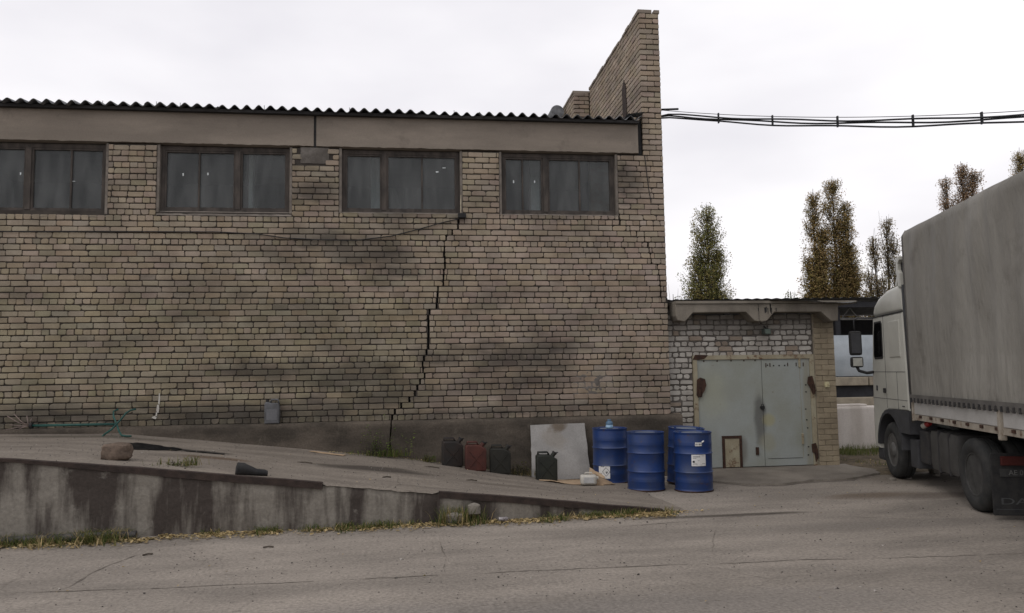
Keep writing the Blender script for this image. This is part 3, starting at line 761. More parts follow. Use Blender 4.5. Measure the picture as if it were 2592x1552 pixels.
MB().box(6.38, 6.385, GY-.336, GY-.33, 2.76, 3.05).build('slab_joint', MT['black'], garage)
mb = MB()
for k in range(9):
    x = 6.36+R.uniform(0, .42); h = R.uniform(.06, .16); z_ = R.uniform(2.86, 2.92)
    mb.add([(x, GY-.3335, z_), (x+.012, GY-.3335, z_), (x+.016, GY-.3335, z_+h), (x-.004, GY-.3335, z_+h)], [(0, 1, 2, 3)])
mb.build('tar_drips', MT['black'], garage, kind='stuff')
# door frame, leaves, hatch, wicket seam, hinges
fr = MB(); fr.box(5.205, 5.285, GY-.03, GY+.06, .02, 2.125); fr.box(7.49, 7.575, GY-.03, GY+.06, .02, 2.125); fr.box(5.285, 7.49, GY-.03, GY+.06, 2.045, 2.125)
dfr = fr.build('door_frame', MT['gframe'], garage)
MB().prism([(5.2, 2.05), (5.25, 2.14), (5.5, 2.13), (5.42, 2.06), (5.28, 2.045)], GY-.038, GY-.031, 'XZ').build('rust_plate', MT['rust'], garage)
for (a, b) in ((5.29, 6.535), (6.545, 7.485)):
    d_ = MB(); d_.box(a, b, GY-.008, GY+.04, .07, 2.04)
    leaf = d_.build('door_leaf', MT['gpaint'], garage)
    if a < 6:
        for x in (5.42, 5.68, 5.95, 6.2, 6.42):
            h = MB(); h.cyl((x, GY-.013, 2.02), (x, GY-.008, 2.02), .015, n=8); h.build('rivet', MT['rust'], leaf)
        h = MB(); h.box(5.76, 6.05, GY-.02, GY-.009, .07, .60); h.build('hatch', MT['gframe'], leaf)
        h = MB()
        h.box(5.715, 5.765, GY-.028, GY-.009, .03, .64); h.box(6.045, 6.095, GY-.028, GY-.009, .03, .64); h.box(5.765, 6.045, GY-.028, GY-.009, .59, .64)
        h.build('hatch_frame', MT['rust'], leaf)
        h = MB(); h.bbox(6.36, 6.42, GY-.03, GY-.009, .28, .42, .006); h.build('hasp', MT['rust'], leaf)
    else:
        h = MB(); h.box(6.60, 7.28, GY-.0125, GY-.0085, .20, .206); h.build('wicket_seam', MT['black'], leaf)
        h = MB(); h.box(7.29, 7.294, GY-.0125, GY-.0085, .20, 1.97); h.build('wicket_seam', MT['gframe'], leaf)
        for x in (6.62, 6.70, 7.05, 7.22, 7.30, 7.36):
            h = MB(); h.bbox(x, x+.018, GY-.014, GY-.008, 1.90+.05*nz(x*9), 1.97, .004); h.build('rust_spot', MT['rust'], leaf)
        for (x, z_) in ((6.66, 1.93), (6.78, 1.92), (6.89, 1.92), (7.0, 1.92), (7.4, 1.55), (7.4, 1.42), (7.38, 1.1), (7.39, .9), (7.4, .75), (7.4, .4), (7.39, .25)):
            h = MB(); h.cyl((x, GY-.014, z_), (x, GY-.008, z_), .014, n=8); h.build('rivet', MT['black'], leaf)
        for z_ in (1.88, .45):
            h = MB(); h.bbox(7.27, 7.31, GY-.03, GY-.009, z_, z_+.2, .006); h.build('wicket_hinge', MT['gframe'], leaf)
hp = MB(); hp.prism([(5.25, 1.4), (5.27, 1.68), (5.33, 1.72), (5.42, 1.69), (5.44, 1.58), (5.40, 1.47), (5.36, 1.42), (5.35, 1.36), (5.28, 1.36)], GY-.05, GY-.031, 'XZ'); hp.cyl((5.31, GY-.055, 1.37), (5.31, GY-.055, 1.55), .022, n=8); hp.build('hinge', MT['rust'], garage)
hp = MB(); hp.prism([(7.42, 1.58), (7.44, 1.70), (7.52, 1.72), (7.55, 1.60), (7.58, 1.43), (7.52, 1.38), (7.47, 1.50)], GY-.05, GY-.031, 'XZ'); hp.cyl((7.535, GY-.055, 1.38), (7.535, GY-.055, 1.56), .022, n=8); hp.build('hinge', MT['rust'], garage)
hp = MB(); hp.prism([(7.46, .30), (7.45, .45), (7.53, .47), (7.56, .36), (7.57, .20), (7.52, .12), (7.50, .28)], GY-.05, GY-.031, 'XZ'); hp.build('hinge', MT['rust'], garage)
lk = MB(); lk.cyl((6.52, GY-.05, 1.14), (6.52, GY-.02, 1.14), .035, n=12); lk.box(6.48, 6.57, GY-.02, GY-.009, 1.13, 1.17); lk.tube([(6.50, GY-.035, 1.17), (6.50, GY-.035, 1.205), (6.54, GY-.035, 1.205), (6.54, GY-.035, 1.17)], .006, 5)
lk.build('padlock', MT['black'], garage)
lp = thing('wall_lamp', 'small green grey lamp box above the garage doors', 'lamp', (6.62, GY, 2.5))
MB().bbox(6.56, 6.69, GY-.16, GY-.02, 2.50, 2.61, .02).build('housing', mat('lamp_green', (.09, .11, .095), (.06, .07, .06), 8, rough=.6), lp)
MB().cyl((6.625, GY-.09, 2.61), (6.625, GY+.0, 2.66), .014, n=6).build('bracket', MT['black'], lp)
MB().bbox(6.575, 6.675, GY-.163, GY-.155, 2.515, 2.595, .003).build('lens', mat('lamp_lens', (.16, .20, .17), rough=.3), lp)
sw = thing('wall_switch', 'small cream switch box on the painted garage pillar', 'switch', (7.8, GY-.03, 1.5))
MB().bbox(7.76, 7.84, GY-.085, GY-.036, 1.50, 1.60, .008).build('case', mat('cream_plastic', (.62, .57, .36), rough=.5), sw)
MB().bbox(7.785, 7.815, GY-.095, GY-.084, 1.53, 1.565, .004).build('button', mat('switch_button', (.5, .42, .25), rough=.5), sw)

# ------------------------------------------------------------------ overhead cables
MT['cable'] = mat('cable_black', (.03, .032, .035), rough=.7, world=False)
cab = thing('overhead_cable', 'bundle of black cables strung from the brick parapet under a thin wire', 'cable', (4.7, 14, 6.6))
A0 = Vector((4.66, 14.05, 6.76)); A1 = Vector((11.5, 7.3, 5.17))
def cpt(t, sag, dz_=0):
    p = A0.lerp(A1, t); p.z += dz_-4*sag*t*(1-t); return p
TS = [k/40 for k in range(41)]
mb = MB(); mb.tube([A0, cpt(.045, .05)], .02, 8); mb.build('bracket', MT['cable'], cab, smooth=True)
mb = MB(); mb.tube([cpt(t, .33) for t in TS], .006, 5); mb.build('messenger_wire', MT['cable'], cab, smooth=True)
for k, (dz_, ex) in enumerate(((-.06, .0), (-.085, .015), (-.115, .035))):
    mb = MB(); mb.tube([cpt(t, .33+ex, lerp(t, [0, .03, .1, 1], [-.15, -.07-.015*k, dz_, dz_]))+Vector((.015*(k-1), .02*(k-1), .012*math.sin(t*31+k*2))) for t in TS], .015, 6)
    mb.build('cable', MT['cable'], cab, smooth=True)
for t in (.125, .225, .335, .45, .545, .64, .73, .82, .91):
    p = cpt(t, .33); mb = MB(); mb.bbox(p.x-.011, p.x+.011, p.y-.022, p.y+.022, p.z-.165, p.z+.02, .005); mb.build('clamp', MT['cable'], cab)

# ------------------------------------------------------------------ shed behind, white block wall
MT['shed'] = mat('shed_dark', (.035, .036, .04), (.025, .025, .028), 3, rough=.9)
MT['shedbeam'] = mat('shed_beam', (.22, .215, .20), (.14, .135, .125), 4)
MT['roofsheet'] = mat('shed_roof_sheet', (.24, .25, .255), (.15, .155, .16), 3, rough=.8)
SY = 22.0
shed = thing('open_shed', 'dark open sided shed with corrugated roof and steel trusses', 'shed', (13, SY, 0))
mb = MB(); mb.grid(lambda u, v: (4.0+18*u, SY-.4+8*v, 3.87+.16*v*0+.009*(4+18*u-7.5)+.012*math.sin(2*PI*(4+18*u)/.30)), 540, 2)
mb.grid(lambda u, v: (22.0-18*u, SY-.4+8*v, 3.85+.009*(22-18*u-7.5)+.012*math.sin(2*PI*(22-18*u)/.30)), 540, 2)
mb.build('roof', MT['roofsheet'], shed, smooth=True)
MB().box(4, 22, SY-.3, SY-.22, 3.64, 3.80).build('eaves_beam', MT['shed'], shed)
MB().box(4, 22, SY+7, SY+7.1, 0, 3.8).build('back_wall', MT['shed'], shed)
MB().box(4, 22, SY+.1, SY+.18, 3.29, 3.36).build('tie_beam', MT['shedbeam'], shed)
for x in (9.2, 12.6, 16.0, 19.4):
    MB().box(x-.08, x+.08, SY-.1, SY+.06, 0, 3.64).build('post', MT['shed'], shed)
for k in range(8):
    x = 11.2+k*.55; MB().cyl((x, SY+.13, 3.33), (x+(.28 if k % 2 else -.28), SY+.13, 3.66), .018, n=6).build('truss_web', MT['shedbeam'], shed)
mb = MB(); mb.grid(lambda u, v: (10.2+6.0*u, SY-.6+.12*math.sin(v*PI*.9)*(-1)+.03*nz(u*9, v*4), 1.62+1.18*v), 40, 16)
o = mb.build('hung_tarpaulin', mat('pale_tarp', (.40, .44, .47), (.33, .37, .40), 2, rough=.55), smooth=True); tag(o, 'pale bluish white tarpaulin hung along the dark shed', 'tarpaulin')
MB().box(10.2, 16.2, SY-.62, SY-.55, 1.40, 1.62)
mb = MB()
blk = thing('concrete_slab_stack', 'yellowish concrete slabs stacked under the pale tarpaulin', 'slab stack', (13, SY-.7, 0))
MT['slabc'] = mat('slab_concrete', (.33, .29, .22), (.23, .20, .155), 3)
for (a, b, z0_, z1_, dy) in ((10.0, 12.95, 1.36, 1.60, 0), (12.99, 16.3, 1.36, 1.60, 0), (10.0, 16.3, .72, 1.03, -.1), (10.0, 16.3, .2, .68, -.1)):
    MB().bbox(a, b, SY-.95+dy, SY-.62, z0_, z1_, .02).build('slab', MT['slabc'], blk)
MB().box(10.05, 16.25, SY-.80, SY-.64, 1.03, 1.36).build('gap_packing', MT['shed'], blk)
MT['whitewall'] = mat('whitewashed_concrete', (.56, .52, .48), (.43, .39, .35), 1.6, stretch=(1.5, 1, .3), bump=.3, rough=.95, rust=((.30, .22, .16), 3, .66, .78))
for k in range(3):
    x0_ = 9.0+k*2.05
    mb = MB(); mb.bbox(x0_, x0_+2.02, 16.95-.03*k, 17.35, -.05, .98, .05)
    mb.bbox(x0_+.5, x0_+1.4, 17.0-.03*k, 17.3, .97, 1.03, .025)
    o = mb.build('concrete_block', MT['whitewall']); tag(o, ['whitewashed concrete block beside the garage pillar', 'whitewashed concrete block behind the truck cab', 'whitewashed concrete block farthest from the garage'][k], 'concrete block', 'row of whitewashed blocks')

# ------------------------------------------------------------------ drums
MT['drum'] = mat('drum_blue', (.009, .036, .150), (.022, .040, .105), scale=3, rough=.42, bump=.05, fine=.07, spec=.45, world=False, rust=((.06, .04, .036), 7, .58, .72))
MT['lid'] = mat('drum_lid', (.20, .22, .24), (.08, .11, .18), scale=6, rough=.5, world=False)
MT['paper'] = mat('label_paper', (.70, .70, .70), (.62, .62, .60), 9, rough=.7, world=False)
MT['ink'] = mat('label_ink', (.03, .03, .035), rough=.8)
def make_drum(label, loc, rz=0, tilt=(0, 0)):
    d = thing('oil_drum', label, 'drum', loc, 'blue oil drums beside the ramp', rz, local=True); d.rotation_euler = (tilt[0], tilt[1], rz)
    r = .288
    mb = MB(); mb.lathe([(r-.03, .0), (r, .0), (r+.008, .008), (r+.006, .02), (r-.002, .028), (r, .05), (r, .14), (r+.004, .15), (r, .16), (r+.004, .175), (r, .19), (r, .275), (r+.006, .285), (r+.014, .295), (r+.006, .305), (r, .315), (r, .56), (r+.006, .57), (r+.014, .58), (r+.006, .59), (r, .60), (r, .70), (r+.004, .71), (r, .72), (r+.004, .735), (r, .75), (r, .86), (r-.002, .872), (r+.008, .885), (r+.008, .898), (r-.004, .902), (r-.012, .895), (r-.014, .88)], 40, caps=False)
    sd_ = loc[0]*3.7
    def dent(v):
        a = math.atan2(v[1], v[0]); q = 1-.010*max(0, nz(math.cos(a)*1.6+sd_, math.sin(a)*1.6, v[2]*3)-.12)*(1 if .06 < v[2] < .85 else .2)/.3+.004*nz(math.cos(a)*4, math.sin(a)*4+sd_, v[2]*7)
        return (v[0]*q, v[1]*q, v[2])
    mb.v = [dent(v) for v in mb.v]
    mb.build('shell', MT['drum'], d, smooth=True, sharp=60)
    mb = MB(); mb.lathe([(r+.0085, .003), (r+.0095, .012), (r+.0075, .021)], 40, caps=False); mb.build('chime', MT['rust'], d, smooth=True)
    mb = MB(); mb.lathe([(.02, .001), (r-.028, .001)], 40, caps=False); mb.build('base', MT['drum'], d)
    mb = MB(); mb.lathe([(r-.0135, .88), (r-.04, .882), (.01, .884)], 40, caps=True); mb.build('lid', MT['lid'], d, smooth=True)
    for (bx_, by_, br_) in ((.16, -.1, .035), (-.17, .08, .022)):
        mb = MB(); mb.cyl((bx_, by_, .883), (bx_, by_, .9), br_, n=12); mb.build('bung', MT['drum'], d)
    return d
def curved_label(d, ang, w_, z0_, z1_, name='label_sheet'):
    r = .295; a0 = ang-w_/2/r
    mb = MB(); mb.grid(lambda u, v: ((r)*math.cos(a0+w_/r*u), (r)*math.sin(a0+w_/r*u), z0_+(z1_-z0_)*v), 8, 1); mb.build(name, MT['paper'], d)
def print_on(d, ang, rows_):
    r = .296
    for (da, z_, w_, h_) in rows_:
        a0 = ang+da/r; mb = MB(); mb.grid(lambda u, v: (r*math.cos(a0+w_/r*u), r*math.sin(a0+w_/r*u), z_+h_*v), 3, 1); mb.build('print_line', MT['ink'], d)
A_ = -PI/2
d1 = make_drum('blue steel drum beside the leaning grey sheet, pictogram label near its foot', (3.36, 13.15, gz(3.36, 13.15)+.005))
curved_label(d1, A_-.62, .20, .09, .30)
for (s0, s1) in ((( -.02, .20), (.045, .27)), ((.045, .27), (.11, .20)), ((.11, .20), (.045, .13)), ((.045, .13), (-.02, .20))):
    mb = MB(); P_ = []
    for (q, zz) in (s0, s1):
        a = A_-.62+(q-.01)/.2935; P_.append((.297*math.cos(a), .297*math.sin(a), zz))
    mb.tube(P_, .003, 4); mb.build('diamond_line', MT['ink'], d1)
print_on(d1, A_-.62, [(.025, .19, .04, .012), (.04, .165, .012, .03), (-.06, .275, .06, .008), (-.085, .15, .04, .02), (-.09, .12, .03, .006)])
d2 = make_drum('blue steel drum between the other drums with scuffed rust streaked side', (3.69, 12.22, gz(3.69, 12.22)+.004), .5, (.0, .012))
d3 = make_drum('blue steel drum with white paper labels standing before the garage door', (4.38, 11.98, gz(4.38, 11.98)+.004))
B_ = A_-.05
curved_label(d3, B_, .105, .70, .755, 'number_label'); curved_label(d3, B_, .225, .40, .575)
mb = MB(); mb.tube([(.296*math.cos(B_+.19), .296*math.sin(B_+.19), .755), (.296*math.cos(B_+.30), .296*math.sin(B_+.30), .775)], .012, 4); mb.build('tape_strip', MT['paper'], d3)
text('UN 1866', .026, 'number_print', MT['ink'], d3, Matrix.Translation((.2965*math.cos(B_), .2965*math.sin(B_)-.0, .727)) @ Matrix.Rotation(B_+PI/2, 4, 'Z') @ Matrix.Rotation(PI/2, 4, 'X'))
print_on(d3, B_, [(-.09, .535, .11, .009), (-.09, .515, .05, .005), (-.02, .48, .03, .004), (-.095, .43, .07, .006), (-.095, .45, .03, .03), (.05, .43, .05, .006), (.04, .55, .05, .004), (-.1, .415, .2, .003)])
d4 = make_drum('blue steel drum at the back with its pale lid tilted up', (4.52, 12.78, gz(4.52, 12.78)+.012), .3, (.055, .03))
bt = thing('plastic_bottle', 'clear blue plastic bottle with white label standing on a drum', 'bottle', (3.32, 13.0, gz(3.36, 13.15)+.905), local=True)
MB().lathe([(.055, 0), (.06, .01), (.06, .09), (.055, .11), (.03, .125)], 18).build('body', mat('bottle_blue', (.09, .16, .24), (.07, .13, .2), 5, rough=.25, world=False), bt, smooth=True)
MB().lathe([(.0605, .02), (.0605, .06)], 18, caps=False).build('label_band', mat('bottle_label', (.55, .66, .75), (.25, .45, .65), 14, rough=.6, world=False), bt)
MB().lathe([(.03, .125), (.032, .127), (.032, .15), (.03, .152)], 14).build('cap', mat('bottle_cap', (.12, .2, .3), rough=.4), bt)

# ------------------------------------------------------------------ jerrycans and canisters
def jerry(label, loc, material, rz=0, lean=0):
    j = thing('jerrycan', label, 'jerrycan', loc, 'metal jerrycans along the plinth', rz, local=True); j.rotation_euler = (-lean, 0, rz)
    mb = MB(); mb.prism([(-.17, 0), (.17, 0), (.175, .02), (.175, .35), (.16, .37), (.06, .43), (-.15, .435), (-.175, .41), (-.175, .02)], -.08, .08, 'XZ', bevel=.022, seg=3)
    bd = mb.build('body', material, j, smooth=True, sharp=50)
    for q in (-1, 1):
        mb = MB()
        for (p0, p1) in (((-.12, .06), (.12, .33)), ((.12, .06), (-.12, .33))): mb.tube([(p0[0], q*.081, p0[1]), (p1[0], q*.081, p1[1])], .008, 5)
        mb.build('pressed_rib', material, bd)
    for yy in (-.045, 0, .045):
        mb = MB(); mb.tube([(-.14, yy, .43), (-.14, yy, .475), (.02, yy, .475), (.04, yy, .43)], .011, 6); mb.build('handle', material, j, smooth=True)
    mb = MB(); mb.cyl((.10, 0, .405), (.135, 0, .45), .036, n=14); mb.build('spout', material, j, smooth=True, sharp=40)
    mb = MB(); mb.cyl((.135, 0, .45), (.15, 0, .47), .042, n=14); mb.box(.11, .20, -.012, .012, .455, .468); mb.build('cap', MT['black'], j)
    return j
MT['can_brown'] = mat('can_dark_brown', (.034, .026, .022), (.025, .024, .023), 5, rough=.7, world=False, rust=((.08, .04, .03), 7, .6, .7))
MT['can_red'] = mat('can_red', (.085, .028, .021), (.055, .022, .018), 4, rough=.65, world=False, rust=((.06, .03, .025), 8, .6, .72))
MT['can_olive'] = mat('can_olive', (.026, .025, .02), (.018, .018, .015), 5, rough=.65, world=False)
MT['can_green'] = mat('can_green', (.025, .028, .022), (.016, .018, .015), 5, rough=.6, world=False)
def zz(x, y): return dz(x, y)
for (lab, x, y, mk, r_, ln) in (('dark brown metal jerrycan leaning against the plinth beside the red one', .72, 13.52, 'can_brown', .1, -.12), ('faded red metal jerrycan standing between two dark ones', 1.10, 13.33, 'can_red', .05, -.06),
                                ('dark olive metal jerrycan standing between the red one and the weeds', 1.52, 13.40, 'can_olive', -.05, -.08), ('dark green metal jerrycan standing before the leaning grey sheet', 2.27, 13.18, 'can_green', .04, -.04)):
    jerry(lab, (x, y, zz(x, y)-.004), MT[mk], r_, ln)
MT['greyplastic'] = mat('grey_plastic', (.115, .118, .125), (.08, .08, .082), 6, rough=.6, world=False)
pc = thing('plastic_canister', 'grey plastic canister standing on the plinth ledge against bricks', 'canister', (-2.28, FY-.085, 1.068), local=True)
mb = MB(); mb.prism([(-.115, 0), (.115, 0), (.122, .02), (.122, .29), (.105, .335), (.10, .345), (-.02, .345), (-.05, .36), (-.105, .36), (-.12, .335), (-.122, .02)], -.065, .065, 'XZ', bevel=.02, seg=3); mb.build('body', MT['greyplastic'], pc, smooth=True, sharp=45)
mb = MB(); mb.tube([(-.03, 0, .35), (-.01, 0, .40), (.09, 0, .40), (.11, 0, .33)], .017, 7); mb.build('handle', MT['greyplastic'], pc, smooth=True)
MB().cyl((-.08, 0, .355), (-.08, 0, .40), .026, n=14).build('cap', MT['black'], pc)
MB().bbox(-.085, .085, -.068, -.063, .06, .24, .002).build('label_panel', mat('panel_grey', (.15, .152, .16), rough=.6), pc)
MT['whiteplastic'] = mat('white_plastic', (.52, .50, .45), (.42, .40, .35), 7, rough=.5, world=False)
wc = thing('white_canister', 'small dirty white plastic canister lying on cardboard', 'canister', (2.86, 12.62, zz(2.86, 12.62)+.014), rz=-.12, local=True)
MB().bbox(-.135, .125, -.08, .08, 0, .155, .035).build('body', MT['whiteplastic'], wc, smooth=True)
MB().cyl((.12, 0, .10), (.155, 0, .10), .026, n=12).build('cap', MT['whiteplastic'], wc)
MB().bbox(-.085, .075, -.083, -.078, .03, .12, .002).build('label_panel', mat('panel_white', (.47, .47, .46), rough=.6), wc)
mb = MB(); mb.tube([(-.06, 0, .15), (-.05, 0, .185), (.05, 0, .185), (.06, 0, .15)], .014, 6); mb.build('handle', MT['whiteplastic'], wc, smooth=True)

# grey flat sheet leaning
mb = MB(); th_ = .01
ol = [(2.09, 1.0), (2.5, 1.01), (3.055, 1.015), (3.06, .8), (3.075, .62), (3.07, .5), (3.085, .25), (3.09, .06), (2.6, .05), (2.06, .06), (2.075, .3), (2.085, .52), (2.075, .57), (2.088, .65)]
zb = min(zz(2.06, 13.45), zz(3.09, 13.45))
mb.prism([(a, b-.05) for a, b in ol], 0, th_, 'XZ', bevel=.002, seg=1)
lean_ = math.atan(.26/.97)
MX = Matrix.Translation((0, 13.45, .03)) @ Matrix.Rotation(-lean_, 4, 'X')
mb.v = [tuple(MX @ Vector(q)) for q in mb.v]
MT['flat'] = mat('asbestos_flat', (.34, .33, .315), (.27, .262, .25), 3, fine=.13, fscale=50, bump=.3, rough=.95, rust=((.16, .145, .13), 8, .64, .76),
                 blobs=[((2.62, 13.6, .90), (.22, 1, .12), (.11, .08, .05), .8), ((2.5, 13.6, .7), (.3, 1, .2), (.2, .17, .13), .4)])
sh_ = mb.build('flat_sheet', MT['flat']); tag(sh_, 'pale grey fibre cement sheet leaning against the plinth', 'sheet')
# cardboard
MT['card'] = mat('cardboard', (.47, .345, .225), (.36, .26, .17), 3, rough=.9, bump=.1)
def sheet(pts_fn, nu, nv, th=.005):
    mb = MB(); top_ = [pts_fn(i/nu, j/nv) for j in range(nv+1) for i in range(nu+1)]
    N_ = (nu+1)*(nv+1); vs = [tuple(p) for p in top_]+[(p[0], p[1], p[2]-th) for p in top_]
    fs = []
    for j in range(nv):
        for i in range(nu):
            a = j*(nu+1)+i; q = (a, a+1, a+nu+2, a+nu+1); fs.append(q); fs.append(tuple(k+N_ for k in q[::-1]))
    bo = [i for i in range(nu+1)]+[j*(nu+1)+nu for j in range(1, nv+1)]+[nv*(nu+1)+i for i in range(nu-1, -1, -1)]+[j*(nu+1) for j in range(nv-1, 0, -1)]
    for a, b in zip(bo, bo[1:]+bo[:1]): fs.append((a, a+N_, b+N_, b))
    return mb.add(vs, fs)
def cf(u, v):
    x = 2.13+.95*u+.03*nz(v*4, 2); y = 13.02-.50*u*(1-v)+.36*v-.02*nz(u*7, 4)
    return (x, y, zz(x, y)+.010+.022*max(0, math.sin(u*5+v*2))*(1-v)*(.6+nz(u*3, v*2)))
o = sheet(cf, 26, 10).build('cardboard_sheet', MT['card'], smooth=True, sharp=40); tag(o, 'flattened tan cardboard lying before the leaning grey sheet', 'cardboard')
def cf2(u, v):
    x = 2.93+.22*u+.05*v; y = 12.95-.14*u+.10*v
    return (x, y, zz(x, y)+.02+.22*v*(1-.6*u)+.02*nz(u*4, v*4))
o = sheet(cf2, 10, 10).build('cardboard_flap', MT['card'], smooth=True, sharp=40); tag(o, 'torn upright cardboard flap between white canister and drum', 'cardboard')
def cf3(u, v):
    x = 2.99+.30*u; y = 12.62-.02*u+.16*v
    return (x, y, zz(x, y)+.015+.16*v*(1-u)+.01*nz(u*4, v*4))
o = sheet(cf3, 10, 8).build('cardboard_scrap', mat('cardboard_dark', (.30, .215, .14), (.2, .15, .1), 4, rough=.95), smooth=True, sharp=40); tag(o, 'brown cardboard scrap propped at the foot of a drum', 'cardboard')

# ------------------------------------------------------------------ things on the ramp
def rock(name, label, cat, c, r, material, seed, flat=.6, sub=3, group=None):
    bm = bmesh.new(); bmesh.ops.create_icosphere(bm, subdivisions=sub, radius=1)
    for v in bm.verts:
        q = v.co.normalized(); k = max(abs(q.x)*.82, abs(q.y)*.9, abs(q.z)*.95); e = .55/k+.45
        e *= 1+.16*nz(q.x*1.6+seed, q.y*1.6, q.z*1.6)+.06*nz(q.x*5, q.y*5+seed, q.z*5)+.02*nz(q.x*14, q.y*14, q.z*14+seed)
        v.co = Vector((q.x*e*r[0], q.y*e*r[1], q.z*e*r[2]))
    mz = min(v.co.z for v in bm.verts)
    for v in bm.verts: v.co.z -= mz+.01
    mb = MB(); mb.bm(bm); o = mb.build(name, material, smooth=True, sharp=35); o.location = c
    return tag(o, label, cat, group)
MT['rock'] = mat('brown_stone', (.165, .125, .098), (.11, .085, .068), 6, bump=.6, fine=.25, fscale=30, rough=1, spec=.1, world=False)
MT['lump'] = mat('grey_stone', (.22, .20, .17), (.15, .135, .115), 6, bump=.6, fine=.2, rough=1, world=False)
rock('stone_block', 'squarish brown stone block lying on the ramp', 'stone', (-3.62, 10.55, zz(-3.62, 10.55)-.005), (.155, .12, .105), MT['rock'], 3.3)
rock('stone', 'rounded grey stone at the foot of the retaining wall', 'stone', (.56, 10.0, 0), (.10, .07, .07), MT['lump'], 8.1, sub=2)
rock('concrete_lump', 'pale concrete lump on weeds against the retaining wall', 'stone', (.80, 10.02, .10), (.075, .06, .075), MT['lump'], 5.7, sub=2)
for k, (x, y, s) in enumerate(((8.9, 12.6, .05), (9.1, 12.9, .10), (8.3, 12.45, .04), (7.9, 12.3, .05))):
    rock('rubble_piece', ['small rubble piece beside the truck wheel', 'pale rubble piece on the earth verge', 'dark rubble piece at the edge of the verge', 'rubble piece at the apron corner'][k], 'rubble', (x, y, zz(x, y)-.005), (s, s*.8, s*.6), MT['lump'], 20+k, sub=2, group='rubble by the verge')
# rolled black rag / boot
mb = MB()
vs = []; prof_ = [(-.19, .035, .05), (-.175, .062, .075), (-.10, .066, .075), (-.02, .055, .058), (.06, .045, .042), (.15, .042, .04), (.19, .03, .032)]
for (a, ry, rz_) in prof_:
    for i in range(14):
        t = 2*PI*i/14; e = 1+.12*nz(a*9, math.cos(t), math.sin(t)); vs.append((a, ry*math.cos(t)*e, max(.0, rz_+rz_*math.sin(t)*e)))
mb.add(vs, [(j*14+i, (j+1)*14+i, (j+1)*14+(i+1) % 14, j*14+(i+1) % 14) for j in range(6) for i in range(14)]+[tuple(range(13, -1, -1)), tuple(range(84, 98))])
o = mb.build('rubber_boot', MT['black'], smooth=True, sharp=50); o.location = (-1.92, 10.17, zz(-1.92, 10.17)-.003); o.rotation_euler = (0, .1, .25)
tag(o, 'crumpled black rubber boot lying at the ramp edge', 'boot')
def sc(u, v):
    x = -4.28+1.0*u; y = 12.05+.42*(v-.5)*(.6+.6*math.sin(u*PI))*1.2+.10*nz(u*5, 2)
    return (x, y, zz(x, y)+.010+.085*max(0, nz(u*6, v*3, 3)+.35)*math.sin(v*PI)*math.sin(u*PI))
o = sheet(sc, 40, 12, .004).build('rubber_scrap', MT['scrap'], smooth=True); tag(o, 'crumpled black rubber sheet lying behind the stone block', 'scrap')
def sc2(u, v):
    x = -3.2+.55*u; y = 12.02+.09*(v-.5)+.03*nz(u*5, 2); return (x, y, zz(x, y)+.006+.014*max(0, nz(u*6, v*3, 8)+.2)*math.sin(v*PI))
o = sheet(sc2, 24, 6, .004).build('rubber_strip', MT['scrap'], smooth=True); tag(o, 'narrow black rubber strip lying past the crumpled sheet', 'scrap')
# green pipe stand
MT['greenpipe'] = mat('green_paint_pipe', (.022, .085, .072), (.016, .058, .05), 9, rough=.5, rust=((.10, .05, .03), 11, .64, .72))
gs = thing('pipe_stand', 'green tubular steel stand with crossed legs lying against the wall', 'stand', (-5.3, 13.5, .95))
hz = 1.13
mb = MB(); mb.tube([(-5.98, 13.62, hz+.0), (-4.66, 13.52, hz)], .021, 8); mb.build('bar', MT['greenpipe'], gs, smooth=True)
mb = MB(); mb.tube([(-4.41, 13.66, 1.36), (-4.49, 13.65, 1.345), (-4.55, 13.62, 1.30), (-4.60, 13.57, 1.21), (-4.66, 13.52, hz), (-4.70, 13.42, 1.05), (-4.76, 13.3, .985), (-4.75, 13.2, .965)], .015, 7); mb.build('leg', MT['greenpipe'], gs, smooth=True)
mb = MB(); mb.tube([(-4.69, 13.68, 1.36), (-4.76, 13.67, 1.33), (-4.74, 13.62, 1.25), (-4.66, 13.535, hz), (-4.58, 13.42, 1.02), (-4.50, 13.3, .965), (-4.40, 13.24, .955), (-4.33, 13.22, .955)], .015, 7); mb.build('leg', MT['greenpipe'], gs, smooth=True)
mb = MB(); mb.lathe([(.035, -.02), (.05, -.02), (.05, .02), (.035, .02)], 16, 'X', (-5.98, 13.62, hz)); mb.build('collar', MT['black'], gs)
wr = thing('wire_bundle', 'splayed rusty wires at the end of the green stand', 'wire', (-6.1, 13.62, 1.1))
MT['wire'] = mat('pale_wire', (.22, .17, .15), (.14, .11, .10), 9)
for (dx, dz_) in ((-.34, .16), (-.24, .19), (-.05, .16), (-.36, -.06), (-.20, -.07), (-.30, .02), (.02, .12)):
    mb = MB(); mb.tube([(-6.0, 13.62, hz), (-6.0+dx*.5, 13.60, hz+dz_*.35), (-6.0+dx, 13.62, hz+dz_)], .008, 5); mb.build('strand', MT['wire'], wr, smooth=True)
